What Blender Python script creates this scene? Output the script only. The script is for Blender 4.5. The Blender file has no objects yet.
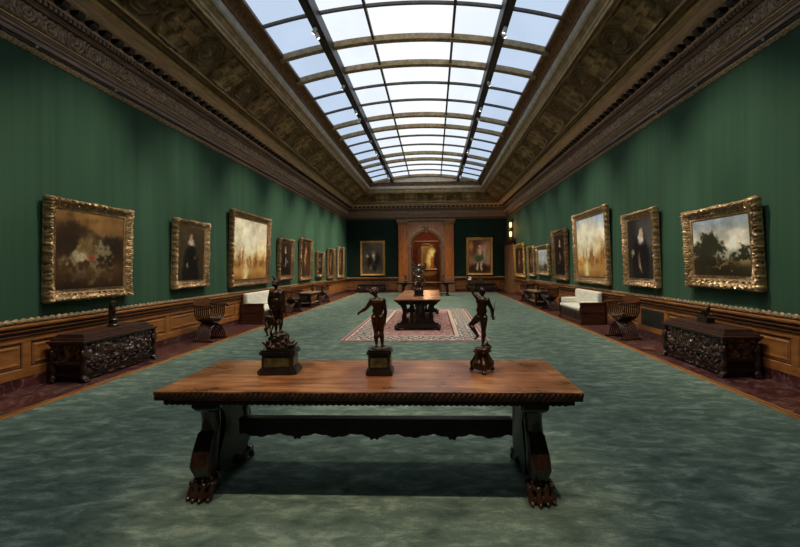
import bpy, bmesh, math, random
import numpy as np
from mathutils import Vector, Matrix, noise as mnoise

random.seed(7)
PI = math.pi
C = bpy.context.scene.collection
SC = bpy.context.scene

# ------------------------------------------------------------------ helpers
def s2l(c):
    return tuple((x / 12.92 if x <= .04045 else ((x + .055) / 1.055) ** 2.4) for x in c)

def rgb(r, g, b):
    return s2l((r / 255, g / 255, b / 255))

def tag(o, label=None, cat=None, group=None, kind=None):
    if label: o['label'] = label
    if cat: o['category'] = cat
    if group: o['group'] = group
    if kind: o['kind'] = kind
    return o

def thing(name, label, cat, loc=(0, 0, 0), rz=0.0, group=None, rx=0.0):
    o = bpy.data.objects.new(name, None)
    o.empty_display_size = .1
    C.objects.link(o)
    o.location = loc
    o.rotation_euler = (rx, 0, rz)
    return tag(o, label, cat, group)

def copy_tree(o, loc, rz, label, group=None, rx=None):
    def rec(a, par):
        c = a.copy(); C.objects.link(c)
        if par is not None: c.parent = par
        for ch in list(a.children): rec(ch, c)
        return c
    r = rec(o, None)
    r.location = loc
    r.rotation_euler = (o.rotation_euler.x if rx is None else rx, 0, rz)
    r['label'] = label
    if group: r['group'] = group
    return r

class MB:
    """collects shapes, builds ONE mesh object"""
    def __init__(s): s.v = []; s.f = []
    def add(s, vs, fs):
        b = len(s.v); s.v.extend([tuple(p) for p in vs]); s.f.extend([tuple(b + i for i in f) for f in fs]); return s
    def box(s, x0, x1, y0, y1, z0, z1, bev=0.0):
        if bev <= 0:
            vs = [(x, y, z) for z in (z0, z1) for y in (y0, y1) for x in (x0, x1)]
            fs = [(0, 2, 3, 1), (4, 5, 7, 6), (0, 1, 5, 4), (2, 6, 7, 3), (0, 4, 6, 2), (1, 3, 7, 5)]
            return s.add(vs, fs)
        bm = bmesh.new(); bmesh.ops.create_cube(bm, size=1)
        for v in bm.verts:
            v.co = ((x0 + x1) / 2 + v.co.x * (x1 - x0), (y0 + y1) / 2 + v.co.y * (y1 - y0), (z0 + z1) / 2 + v.co.z * (z1 - z0))
        bmesh.ops.bevel(bm, geom=bm.edges[:], offset=bev, segments=2, affect='EDGES', profile=.5)
        return s.bm(bm)
    def bm(s, bm, M=None):
        bm.verts.index_update()
        vs = [(M @ v.co if M else v.co.copy()) for v in bm.verts]
        fs = [tuple(v.index for v in f.verts) for f in bm.faces]
        bm.free(); return s.add(vs, fs)
    def prism(s, pts, axis, a, b):
        """closed 2D outline extruded along axis 'x','y' or 'z' from a to b; pts in the other two axes in order"""
        n = len(pts)
        def P(p, t):
            if axis == 'x': return (t, p[0], p[1])
            if axis == 'y': return (p[0], t, p[1])
            return (p[0], p[1], t)
        vs = [P(p, a) for p in pts] + [P(p, b) for p in pts]
        fs = [(i, (i + 1) % n, n + (i + 1) % n, n + i) for i in range(n)]
        fs += [tuple(range(n))[::-1], tuple(range(n, 2 * n))]
        return s.add(vs, fs)
    def grid(s, P, nu, nv, wrap=False):
        """P: list nu*nv of points (u major)"""
        fs = []
        for i in range(nu if wrap else nu - 1):
            i2 = (i + 1) % nu
            for j in range(nv - 1):
                fs.append((i * nv + j, i2 * nv + j, i2 * nv + j + 1, i * nv + j + 1))
        return s.add(P, fs)
    def lathe(s, prof, cx=0, cy=0, z0=0, n=20, sx=1, sy=1, rot=0, caps=True):
        P = []
        for i in range(n):
            a = 2 * PI * i / n + rot
            for r, z in prof: P.append((cx + sx * r * math.cos(a), cy + sy * r * math.sin(a), z0 + z))
        s.grid(P, n, len(prof), True)
        if caps:
            b = len(s.v) - n * len(prof); m = len(prof)
            s.f.append(tuple(b + i * m for i in range(n))[::-1]); s.f.append(tuple(b + i * m + m - 1 for i in range(n)))
        return s
    def tube(s, pts, r, n=8, flat=None):
        pts = [Vector(p) for p in pts]; m = len(pts)
        rs = r if isinstance(r, (list, tuple)) else [r] * m
        P = []; up0 = None
        for i, p in enumerate(pts):
            d = (pts[min(i + 1, m - 1)] - pts[max(i - 1, 0)]).normalized()
            up = up0 if up0 is not None else (Vector((0, 0, 1)) if abs(d.z) < .9 else Vector((1, 0, 0)))
            a = d.cross(up)
            if a.length < 1e-4: a = d.cross(Vector((0, 1, 0)))
            a.normalize(); b = a.cross(d).normalized(); up0 = b
            for k in range(n):
                t = 2 * PI * k / n
                P.append(p + a * math.cos(t) * rs[i] + b * math.sin(t) * rs[i] * (flat or 1))
        s.grid([P[i * n + k] for k in range(n) for i in range(m)], n, m, True)
        bI = len(s.v) - n * m
        s.f.append(tuple(bI + k * m for k in range(n))); s.f.append(tuple(bI + k * m + m - 1 for k in range(n))[::-1])
        return s
    def cap(s, a, b, ra, rb, n=10):
        """tapered capsule"""
        a = Vector(a); b = Vector(b); d = b - a; L = d.length
        if L < 1e-6: return s.ell(a, (ra, ra, ra))
        q = d.to_track_quat('Z', 'Y').to_matrix()
        prof = [(ra * math.cos(t), -ra * math.sin(t)) for t in (PI / 2 * .999, PI / 3, PI / 6)] + [(ra, 0), (rb, L)] + [(rb * math.cos(t), L + rb * math.sin(t)) for t in (PI / 6, PI / 3, PI / 2 * .999)]
        P = []
        for i in range(n):
            t = 2 * PI * i / n
            for r, z in prof: P.append(a + q @ Vector((r * math.cos(t), r * math.sin(t), z)))
        s.grid(P, n, len(prof), True)
        bI = len(s.v) - n * len(prof); m = len(prof)
        s.f.append(tuple(bI + i * m for i in range(n))[::-1]); s.f.append(tuple(bI + i * m + m - 1 for i in range(n)))
        return s
    def chain(s, pts, rs, n=10):
        for i in range(len(pts) - 1): s.cap(pts[i], pts[i + 1], rs[i], rs[i + 1], n)
        return s
    def ell(s, c, r, rot=None, n=12):
        bm = bmesh.new(); bmesh.ops.create_uvsphere(bm, u_segments=n, v_segments=max(6, n * 2 // 3), radius=1)
        R = Matrix.Rotation(0, 4, 'X') if rot is None else rot.to_4x4()
        M = Matrix.Translation(Vector(c)) @ R @ Matrix.Diagonal((r[0], r[1], r[2], 1))
        return s.bm(bm, M)
    def xform(s, M):
        s.v = [tuple(M @ Vector(p)) for p in s.v]; return s
    def build(s, name, mat, parent=None, smooth=None, kind=None, recalc=True, relief=None):
        me = bpy.data.meshes.new(name)
        me.from_pydata(s.v, [], s.f); me.update()
        if recalc:
            bm = bmesh.new(); bm.from_mesh(me); bmesh.ops.recalc_face_normals(bm, faces=bm.faces[:]); bm.to_mesh(me); bm.free()
        me.materials.append(mat)
        o = bpy.data.objects.new(name, me); C.objects.link(o)
        if parent is not None: o.parent = parent
        if relief is not None:
            at_ = me.attributes.new('relief', 'FLOAT', 'POINT'); at_.data.foreach_set('value', np.array(relief, np.float32))
        if smooth:
            for p in me.polygons: p.use_smooth = True
            if smooth < 179: me.set_sharp_from_angle(angle=math.radians(smooth))
        if kind: o['kind'] = kind
        return o
    def remesh(s, name, mat, parent=None, voxel=.004, sm=2, fac=.5):
        """one continuous organic surface from the union of the collected shapes"""
        me = bpy.data.meshes.new(name + '_raw'); me.from_pydata(s.v, [], s.f); me.update()
        o = bpy.data.objects.new(name, me); C.objects.link(o)
        m = o.modifiers.new('r', 'REMESH'); m.mode = 'VOXEL'; m.voxel_size = voxel
        if sm:
            k = o.modifiers.new('s', 'SMOOTH'); k.factor = fac; k.iterations = sm
        dg = bpy.context.evaluated_depsgraph_get(); dg.update()
        me2 = bpy.data.meshes.new_from_object(o.evaluated_get(dg))
        o.modifiers.clear(); o.data = me2; me2.name = name
        bpy.data.meshes.remove(me)
        me2.materials.clear(); me2.materials.append(mat)
        for p in me2.polygons: p.use_smooth = True
        if parent is not None: o.parent = parent
        return o

# ------------------------------------------------------------------ materials
def nodes_of(name):
    m = bpy.data.materials.new(name); m.use_nodes = True
    nt = m.node_tree; nt.nodes.clear()
    out = nt.nodes.new('ShaderNodeOutputMaterial'); b = nt.nodes.new('ShaderNodeBsdfPrincipled')
    nt.links.new(b.outputs[0], out.inputs[0])
    return m, nt, b

def N(nt, t, **kw):
    n = nt.nodes.new(t)
    for k, v in kw.items(): setattr(n, k, v)
    return n

def noise_node(nt, vec, scale, detail=4, rough=.55, dist=0):
    n = N(nt, 'ShaderNodeTexNoise'); n.inputs['Scale'].default_value = scale; n.inputs['Detail'].default_value = detail
    n.inputs['Roughness'].default_value = rough; n.inputs['Distortion'].default_value = dist
    nt.links.new(vec, n.inputs['Vector']); return n

def ramp(nt, fac, stops):
    r = N(nt, 'ShaderNodeValToRGB'); e = r.color_ramp.elements
    while len(e) < len(stops): e.new(.5)
    for i, (p, c) in enumerate(stops): e[i].position = p; e[i].color = (*c[:3], 1)
    nt.links.new(fac, r.inputs[0]); return r

def mapped(nt, scale=(1, 1, 1), coord='Object'):
    tc = N(nt, 'ShaderNodeTexCoord'); mp = N(nt, 'ShaderNodeMapping'); mp.inputs['Scale'].default_value = scale
    nt.links.new(tc.outputs[coord], mp.inputs[0]); return mp.outputs[0]

def simple(name, c1, c2, scale=6, stretch=(1, 1, 1), rough=.5, metal=0, bump=0.0, bscale=None, lo=.35, hi=.65, spec=.5, coat=0, sheen=0, sheen_tint=None, sheen_rough=.4, dist=0, bstretch=None, relief=None):
    m, nt, b = nodes_of(name)
    v = mapped(nt, stretch); n = noise_node(nt, v, scale, 5, .6, dist)
    r = ramp(nt, n.outputs['Fac'], [(lo, c1), (hi, c2)])
    if relief:                                             # shading painted into the colour: sunk carving darkened, raised carving kept light
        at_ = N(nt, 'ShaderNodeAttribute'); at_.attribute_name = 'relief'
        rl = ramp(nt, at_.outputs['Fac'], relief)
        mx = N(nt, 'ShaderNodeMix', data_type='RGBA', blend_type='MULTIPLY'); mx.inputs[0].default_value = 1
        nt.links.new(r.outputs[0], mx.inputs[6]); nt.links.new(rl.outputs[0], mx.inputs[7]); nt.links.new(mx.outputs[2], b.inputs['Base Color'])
    else:
        nt.links.new(r.outputs[0], b.inputs['Base Color'])
    b.inputs['Roughness'].default_value = rough; b.inputs['Metallic'].default_value = metal
    b.inputs['Specular IOR Level'].default_value = spec
    if coat: b.inputs['Coat Weight'].default_value = coat; b.inputs['Coat Roughness'].default_value = .2
    if sheen:
        b.inputs['Sheen Weight'].default_value = sheen; b.inputs['Sheen Roughness'].default_value = sheen_rough
        if sheen_tint: b.inputs['Sheen Tint'].default_value = (*sheen_tint, 1)
    if bump:
        bn = noise_node(nt, mapped(nt, bstretch) if bstretch else v, bscale or scale * 4, 4, .6)
        bp = N(nt, 'ShaderNodeBump'); bp.inputs['Strength'].default_value = bump; bp.inputs['Distance'].default_value = .02
        nt.links.new(bn.outputs['Fac'], bp.inputs['Height']); nt.links.new(bp.outputs[0], b.inputs['Normal'])
    return m

M = {}
M['walnut'] = simple('dark_walnut', rgb(20, 12, 9), rgb(40, 24, 17), 5, (1, 1, 1), .42, spec=.3, bump=.25, bscale=30)
M['walnut_lid'] = simple('walnut_lid', rgb(48, 31, 27), rgb(82, 56, 46), 6, (4, .6, 4), .32, bump=.1, bscale=20)
M['walnut_red'] = simple('red_walnut', rgb(52, 28, 19), rgb(88, 49, 31), 5, (1, 1, 5), .35, bump=.1, bscale=20)
M['paw'] = simple('polished_carved_walnut', rgb(30, 18, 13), rgb(56, 34, 24), 8, (1, 1, 1), .27, coat=.4)
M['slat'] = simple('dark_walnut_slat', rgb(30, 18, 13), rgb(60, 38, 26), 8, (1, 1, 1), .42, spec=.4)
M['oak'] = simple('golden_oak_panelling', rgb(118, 72, 34), rgb(158, 104, 54), 4, (1, .35, 3), .42, bump=.08, bscale=30, lo=.3, hi=.7)
M['oak_dark'] = simple('dark_oak_moulding', rgb(74, 42, 22), rgb(112, 68, 36), 5, (1, .3, 4), .4)
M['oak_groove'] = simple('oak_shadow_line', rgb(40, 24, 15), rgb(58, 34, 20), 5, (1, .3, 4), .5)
M['door_oak'] = simple('carved_oak', rgb(126, 86, 58), rgb(164, 116, 80), 4, (3, 3, .5), .45, bump=.15, bscale=12)
RECESS_SHADE = [(.0, (.16, .13, .10)), (.45, (.45, .40, .34)), (1, (1, 1, 1))]  # painted recess shade for the frame carving, dark in the hollows
M['gilt'] = simple('dull_gilding', rgb(176, 142, 100), rgb(236, 206, 160), 14, (1, 1, 1), .33, .45, lo=.3, hi=.7, relief=RECESS_SHADE)
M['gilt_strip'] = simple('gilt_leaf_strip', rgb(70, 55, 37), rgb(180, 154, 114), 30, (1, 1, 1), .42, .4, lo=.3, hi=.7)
M['gilt_dark'] = simple('dark_gilding', rgb(128, 98, 68), rgb(190, 156, 112), 18, (1, 1, 1), .35, .45, lo=.3, hi=.7, relief=RECESS_SHADE)
M['gilt_liner'] = simple('dark_gilt_liner', rgb(60, 44, 28), rgb(120, 94, 60), 18, (1, 1, 1), .45, .4)
M['gilt_bright'] = simple('bright_gilding', rgb(196, 144, 72), rgb(240, 194, 116), 12, (1, 1, 1), .4, .4, relief=[(0, (.4, .36, .3)), (.5, (.75, .72, .68)), (1, (1, 1, 1))])  # milder recess shade painted into the gilding
M['pilaster'] = simple('honey_oak_pilaster', rgb(150, 84, 36), rgb(188, 112, 52), 4, (3, 3, .5), .42, bump=.15, bscale=12)
M['pilaster_grey'] = simple('weathered_oak_archivolt', rgb(92, 68, 50), rgb(132, 102, 78), 6, (3, 3, 3), .45, bump=.2, bscale=16)
M['gilt_side'] = simple('frame_side_bole', rgb(44, 28, 18), rgb(84, 58, 36), 6, (1, 1, 1), .5)
M['cornice'] = simple('cornice_wood', rgb(116, 92, 80), rgb(156, 128, 110), 5, (2, .4, 4), .5, bump=.1, bscale=20)
M['cornice_light'] = simple('light_cornice_wood', rgb(196, 160, 134), rgb(220, 186, 160), 5, (2, .4, 4), .5)
M['frieze'] = simple('carved_frieze_wood', rgb(172, 142, 118), rgb(228, 202, 172), 10, (1, 1, 1), .45, relief=[(.1, (.10, .09, .09)), (.5, (.5, .46, .44)), (.95, (1, 1, 1))])  # shade of the carved hollows painted into the wood colour
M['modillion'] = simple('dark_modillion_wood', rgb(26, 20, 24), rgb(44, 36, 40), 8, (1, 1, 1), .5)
M['cove'] = simple('gilded_olive_plaster', rgb(142, 118, 82), rgb(186, 160, 116), 4, (1, 1, 1), .5, .15, bump=.25, bscale=30)
M['cove_carved'] = simple('shaded_gilt_coffer_plaster', rgb(142, 116, 80), rgb(190, 160, 114), 3, (1, 1, 1), .5, .1, relief=[(.0, (.36, .33, .28)), (.42, (.60, .57, .52)), (.75, (1, 1, .96))])  # coffer recesses painted darker as shade, raised parts pale
M['cove_line'] = simple('gilded_cove_line', rgb(156, 128, 78), rgb(190, 160, 104), 6, (1, 1, 1), .4, .5)
M['band'] = simple('grey_stone_band', rgb(190, 182, 168), rgb(220, 212, 198), 5, (1, 1, 1), .6)
M['skyframe'] = simple('skylight_bronze_frame', rgb(92, 66, 42), rgb(146, 108, 70), 10, (1, 1, 1), .5, .2, bump=.3, bscale=40)
M['rib'] = simple('skylight_rib_gilt_bronze', rgb(132, 112, 82), rgb(180, 156, 118), 8, (1, 1, 1), .5, .2)
M['beam'] = simple('skylight_dark_beam', rgb(26, 22, 20), rgb(48, 42, 38), 6, (1, 1, 1), .5)
M['mullion'] = simple('skylight_mullion', rgb(70, 64, 56), rgb(98, 90, 80), 6, (1, 1, 1), .5)
M['bronze'] = simple('black_bronze', rgb(34, 25, 19), rgb(72, 52, 38), 9, (1, 1, 1), .30, .6, bump=.15, bscale=40)
M['bronze_warm'] = simple('brown_bronze', rgb(42, 29, 20), rgb(84, 57, 38), 9, (1, 1, 1), .3, .65, bump=.15, bscale=40)
M['ebony'] = simple('ebonised_plinth', rgb(18, 16, 15), rgb(36, 32, 29), 8, (1, 1, 1), .28)
M['verde'] = simple('green_marble_inlay', rgb(44, 46, 28), rgb(96, 88, 54), 22, (1, 1, 1), .3)
M['linen'] = simple('white_linen_upholstery', rgb(206, 204, 192), rgb(226, 225, 214), 9, (1, 1, 1), .9, bump=.2, bscale=25)
M['vent'] = simple('dark_grille', rgb(26, 28, 26), rgb(44, 46, 42), 20, (1, 1, 1), .6)
M['white_metal'] = simple('white_lamp_metal', rgb(190, 188, 182), rgb(214, 212, 206), 6, (1, 1, 1), .5)
M['red_wall'] = simple('red_room_wall', rgb(84, 34, 24), rgb(112, 48, 33), 3, (1, 1, 1), .8)
M['parquet'] = simple('red_room_floor', rgb(96, 58, 32), rgb(132, 84, 46), 5, (4, .5, 1), .4)
M['silver'] = simple('silvered_bronze', rgb(60, 54, 48), rgb(140, 130, 118), 16, (1, 1, 1), .26, .75, bump=.15, bscale=40)

def m_wall(name, c1, c2, sheen, tint):
    m, nt, b = nodes_of(name)
    v = mapped(nt, (1, 1, .05)); n = noise_node(nt, v, 1.5, 6, .66)
    v2 = mapped(nt, (1, 1, .02)); n2 = noise_node(nt, v2, 6, 4, .6)
    v3 = mapped(nt, (1, 1, 1)); n3 = noise_node(nt, v3, .7, 2, .5)
    a = N(nt, 'ShaderNodeMath', operation='ADD'); nt.links.new(n.outputs['Fac'], a.inputs[0]); nt.links.new(n2.outputs['Fac'], a.inputs[1])
    a2 = N(nt, 'ShaderNodeMath', operation='MULTIPLY_ADD'); nt.links.new(a.outputs[0], a2.inputs[0]); a2.inputs[1].default_value = .4; 
    k = N(nt, 'ShaderNodeMath', operation='MULTIPLY'); nt.links.new(n3.outputs['Fac'], k.inputs[0]); k.inputs[1].default_value = .2
    nt.links.new(k.outputs[0], a2.inputs[2])
    r = ramp(nt, a2.outputs[0], [(.30, c1), (.70, c2)])
    nt.links.new(r.outputs[0], b.inputs['Base Color'])
    b.inputs['Roughness'].default_value = .8; b.inputs['Specular IOR Level'].default_value = .2
    b.inputs['Sheen Weight'].default_value = sheen; b.inputs['Sheen Roughness'].default_value = .35; b.inputs['Sheen Tint'].default_value = (*tint, 1)
    nb = noise_node(nt, mapped(nt, (1, 1, .3)), 90, 3, .6)
    bp = N(nt, 'ShaderNodeBump'); bp.inputs['Strength'].default_value = .12; bp.inputs['Distance'].default_value = .01
    nt.links.new(nb.outputs['Fac'], bp.inputs['Height']); nt.links.new(bp.outputs[0], b.inputs['Normal'])
    return m
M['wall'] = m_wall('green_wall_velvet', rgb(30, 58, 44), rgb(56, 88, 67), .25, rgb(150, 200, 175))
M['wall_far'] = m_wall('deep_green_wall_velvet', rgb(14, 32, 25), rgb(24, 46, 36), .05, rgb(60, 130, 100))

def m_carpet():
    m, nt, b = nodes_of('green_wool_carpet')
    v = mapped(nt, (1.0, 2.0, 1)); n = noise_node(nt, v, 2.6, 8, .7, .6)
    v2 = mapped(nt, (2.2, 4.5, 1)); n2 = noise_node(nt, v2, 1.9, 6, .66, .5)
    v3 = mapped(nt, (1, 1, 1)); n3 = noise_node(nt, v3, 70, 3, .6)
    a = N(nt, 'ShaderNodeMath', operation='ADD'); nt.links.new(n.outputs['Fac'], a.inputs[0]); nt.links.new(n2.outputs['Fac'], a.inputs[1])
    k = N(nt, 'ShaderNodeMath', operation='MULTIPLY_ADD'); nt.links.new(n3.outputs['Fac'], k.inputs[0]); k.inputs[1].default_value = .25; nt.links.new(a.outputs[0], k.inputs[2])
    h = N(nt, 'ShaderNodeMath', operation='MULTIPLY'); nt.links.new(k.outputs[0], h.inputs[0]); h.inputs[1].default_value = .44
    r = ramp(nt, h.outputs[0], [(.38, rgb(66, 82, 75)), (.5, rgb(97, 115, 105)), (.62, rgb(145, 163, 148))])
    nt.links.new(r.outputs[0], b.inputs['Base Color'])
    b.inputs['Roughness'].default_value = .95; b.inputs['Specular IOR Level'].default_value = .1
    b.inputs['Sheen Weight'].default_value = .25; b.inputs['Sheen Roughness'].default_value = .4; b.inputs['Sheen Tint'].default_value = (*rgb(150, 205, 190), 1)
    bp = N(nt, 'ShaderNodeBump'); bp.inputs['Strength'].default_value = .3; bp.inputs['Distance'].default_value = .01
    nt.links.new(n3.outputs['Fac'], bp.inputs['Height']); nt.links.new(bp.outputs[0], b.inputs['Normal'])
    return m
M['carpet'] = m_carpet()

def m_marble():
    m, nt, b = nodes_of('red_veined_marble')
    v = mapped(nt, (1, 1, 1)); n = noise_node(nt, v, 2.2, 8, .65, 1.2)
    r = ramp(nt, n.outputs['Fac'], [(.34, rgb(40, 18, 18)), (.52, rgb(70, 34, 33)), (.66, rgb(96, 56, 54))])
    n2 = noise_node(nt, v, 3.1, 6, .6, 2.0)
    r2 = ramp(nt, n2.outputs['Fac'], [(.0, (0, 0, 0)), (.485, (0, 0, 0)), (.5, (.7, .7, .7)), (.515, (0, 0, 0))])
    mx = N(nt, 'ShaderNodeMix', data_type='RGBA'); nt.links.new(r2.outputs[0], mx.inputs[0]); nt.links.new(r.outputs[0], mx.inputs[6]); mx.inputs[7].default_value = (*rgb(170, 150, 144), 1)
    nt.links.new(mx.outputs[2], b.inputs['Base Color']); b.inputs['Roughness'].default_value = .3
    return m
M['marble'] = m_marble()

def m_tabletop(name, cA, cB, cC, rough=.33):
    m, nt, b = nodes_of(name)
    v = mapped(nt, (.7, 7, 1)); n = noise_node(nt, v, 3, 8, .65, .8)
    v2 = mapped(nt, (1, 1, 1)); n2 = noise_node(nt, v2, 2.2, 4, .6)
    a = N(nt, 'ShaderNodeMath', operation='ADD'); nt.links.new(n.outputs['Fac'], a.inputs[0]); nt.links.new(n2.outputs['Fac'], a.inputs[1])
    h = N(nt, 'ShaderNodeMath', operation='MULTIPLY'); nt.links.new(a.outputs[0], h.inputs[0]); h.inputs[1].default_value = .5
    r = ramp(nt, h.outputs[0], [(.38, cA), (.5, cB), (.62, cC)])
    nt.links.new(r.outputs[0], b.inputs['Base Color'])
    rr = N(nt, 'ShaderNodeMapRange'); nt.links.new(n2.outputs['Fac'], rr.inputs[0]); rr.inputs[3].default_value = rough - .08; rr.inputs[4].default_value = rough + .14
    nt.links.new(rr.outputs[0], b.inputs['Roughness'])
    bp = N(nt, 'ShaderNodeBump'); bp.inputs['Strength'].default_value = .12; bp.inputs['Distance'].default_value = .01
    nt.links.new(n.outputs['Fac'], bp.inputs['Height']); nt.links.new(bp.outputs[0], b.inputs['Normal'])
    return m
M['top'] = m_tabletop('polished_walnut_top', rgb(72, 44, 27), rgb(142, 90, 53), rgb(188, 138, 90), .27)
M['top_edge'] = simple('carved_walnut_edge', rgb(44, 26, 18), rgb(76, 46, 30), 12, (1, 1, 1), .4, bump=.3, bscale=40)

def m_glass(name, col, strength):
    m = bpy.data.materials.new(name); m.use_nodes = True; nt = m.node_tree; nt.nodes.clear()
    out = N(nt, 'ShaderNodeOutputMaterial'); e = N(nt, 'ShaderNodeEmission')
    v = mapped(nt, (1, .5, 1)); n = noise_node(nt, v, .9, 3, .5, .5)
    r = ramp(nt, n.outputs['Fac'], [(.3, tuple(c * .93 for c in col)), (.6, col)])
    nt.links.new(r.outputs[0], e.inputs[0]); e.inputs[1].default_value = strength
    nt.links.new(e.outputs[0], out.inputs[0]); return m
M['glass_mid'] = m_glass('luminous_white_skylight_glass', rgb(246, 251, 255), 1.12)
M['glass_in'] = m_glass('luminous_pale_skylight_glass', rgb(238, 246, 255), 1.06)
M['glass_side'] = m_glass('luminous_blue_skylight_glass', rgb(198, 217, 241), 1.0)

def m_lamp(name, col, s):
    m = bpy.data.materials.new(name); m.use_nodes = True; nt = m.node_tree; nt.nodes.clear()
    out = N(nt, 'ShaderNodeOutputMaterial'); e = N(nt, 'ShaderNodeEmission'); e.inputs[0].default_value = (*col, 1); e.inputs[1].default_value = s
    nt.links.new(e.outputs[0], out.inputs[0]); return m
M['lamp_warm'] = m_lamp('sconce_glow', rgb(255, 196, 130), 2.4)
M['lamp_white'] = m_lamp('spot_glow', rgb(255, 246, 230), 3.0)

def m_canvas():
    m, nt, b = nodes_of('oil_painted_canvas')
    a = N(nt, 'ShaderNodeAttribute'); a.attribute_name = 'paint'
    v = mapped(nt, (1, 1, 1)); n = noise_node(nt, v, 30, 4, .6)
    mx = N(nt, 'ShaderNodeMix', data_type='RGBA', blend_type='MULTIPLY'); mx.inputs[0].default_value = .2
    r = ramp(nt, n.outputs['Fac'], [(.3, (.6, .6, .6)), (.65, (1, 1, 1))])
    nt.links.new(a.outputs['Color'], mx.inputs[6]); nt.links.new(r.outputs[0], mx.inputs[7])
    nt.links.new(mx.outputs[2], b.inputs['Base Color']); b.inputs['Roughness'].default_value = .5; b.inputs['Specular IOR Level'].default_value = .25
    return m
M['canvas'] = m_canvas()

def m_rug():
    """oriental rug: rose field, pale arabesques, navy and ivory border bands, from rug-local coordinates (half size 1.66 x 3.6)"""
    m, nt, b = nodes_of('oriental_rug_wool')
    tc = N(nt, 'ShaderNodeTexCoord'); sp = N(nt, 'ShaderNodeSeparateXYZ'); nt.links.new(tc.outputs['Object'], sp.inputs[0])
    def mth(op, a, bv=None):
        n = N(nt, 'ShaderNodeMath', operation=op)
        for i, q in enumerate((a, bv)):
            if q is None: continue
            if isinstance(q, (int, float)): n.inputs[i].default_value = q
            else: nt.links.new(q, n.inputs[i])
        return n.outputs[0]
    ax = mth('SUBTRACT', 1.66, mth('ABSOLUTE', sp.outputs[0])); ay = mth('SUBTRACT', 3.6, mth('ABSOLUTE', sp.outputs[1]))
    d = mth('MINIMUM', ax, ay)                       # distance from the edge
    vv = mapped(nt, (1, 1, 1))
    vo = N(nt, 'ShaderNodeTexVoronoi'); vo.inputs['Scale'].default_value = 3.0; vo.inputs['Randomness'].default_value = .5; nt.links.new(vv, vo.inputs['Vector'])
    n1 = noise_node(nt, vv, 7, 3, .6, 1.5)
    field = ramp(nt, vo.outputs['Distance'], [(.10, rgb(206, 188, 170)), (.18, rgb(150, 82, 84)), (.36, rgb(178, 126, 122)), (.44, rgb(84, 84, 102)), (.52, rgb(208, 188, 172)), (.62, rgb(140, 78, 82))])
    f2 = ramp(nt, n1.outputs['Fac'], [(.42, rgb(172, 118, 118)), (.5, rgb(214, 200, 184)), (.54, rgb(170, 112, 112))])
    mxf = N(nt, 'ShaderNodeMix', data_type='RGBA'); mxf.inputs[0].default_value = .3
    nt.links.new(field.outputs[0], mxf.inputs[6]); nt.links.new(f2.outputs[0], mxf.inputs[7])
    vb = N(nt, 'ShaderNodeTexVoronoi'); vb.inputs['Scale'].default_value = 4.2; vb.inputs['Randomness'].default_value = .2; nt.links.new(vv, vb.inputs['Vector'])
    bord = ramp(nt, vb.outputs['Distance'], [(.12, rgb(178, 120, 116)), (.24, rgb(208, 196, 176)), (.36, rgb(70, 80, 92)), (.5, rgb(86, 98, 104)), (.58, rgb(206, 192, 174))])
    cur = mxf.outputs[2]
    def band(lo, hi, col):
        nonlocal cur
        a = mth('MULTIPLY', mth('GREATER_THAN', d, lo), mth('LESS_THAN', d, hi))
        mx = N(nt, 'ShaderNodeMix', data_type='RGBA'); nt.links.new(a, mx.inputs[0]); nt.links.new(cur, mx.inputs[6])
        if isinstance(col, tuple): mx.inputs[7].default_value = (*col, 1)
        else: nt.links.new(col, mx.inputs[7])
        cur = mx.outputs[2]
    band(.10, .62, bord.outputs[0])
    band(.62, .72, rgb(200, 182, 164)); band(.72, .76, rgb(122, 62, 66))
    band(.0, .035, rgb(180, 150, 140)); band(.035, .10, rgb(150, 96, 98)); band(.10, .125, rgb(212, 200, 184))
    nt.links.new(cur, b.inputs['Base Color']); b.inputs['Roughness'].default_value = .95; b.inputs['Specular IOR Level'].default_value = .1
    return m
M['rug'] = m_rug()

# ------------------------------------------------------------------ room dimensions
W = 5.33; YN = -1.2; YF = 28.63; ZC = 4.80

# ---- floor, carpet
MB().box(-W - .3, W + .3, YN - .3, YF + .2, -.12, -.012).build('floor', M['marble'], kind='structure')
CE = 4.40; CFAR = 27.2
cp = MB(); cp.box(-CE + .1, CE - .1, YN, CFAR - .1, -.012, .0)
tag(cp.build('carpet', M['carpet']), 'green wall-to-wall wool carpet covering the gallery floor', 'carpet')
sb = MB()
for sx in (-1, 1): sb.box(min(sx * CE, sx * (CE - .1)), max(sx * CE, sx * (CE - .1)), YN, CFAR, -.012, .012, .004)
sb.box(-CE + .1, CE - .1, CFAR - .1, CFAR, -.012, .012, .004)
M['strip'] = simple('oak_edging_strip', rgb(150, 98, 48), rgb(186, 130, 70), 5, (3, .4, 1), .4)
sb.build('trim_1', M['strip'], kind='structure')
sg = MB()
for sx in (-1, 1): sg.box(min(sx * (CE - .045), sx * (CE - .06)), max(sx * (CE - .045), sx * (CE - .06)), YN, CFAR - .06, .011, .0135)
gg = sg.build('groove', M['oak_groove']); gg.parent = bpy.data.objects['trim_1']

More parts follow.
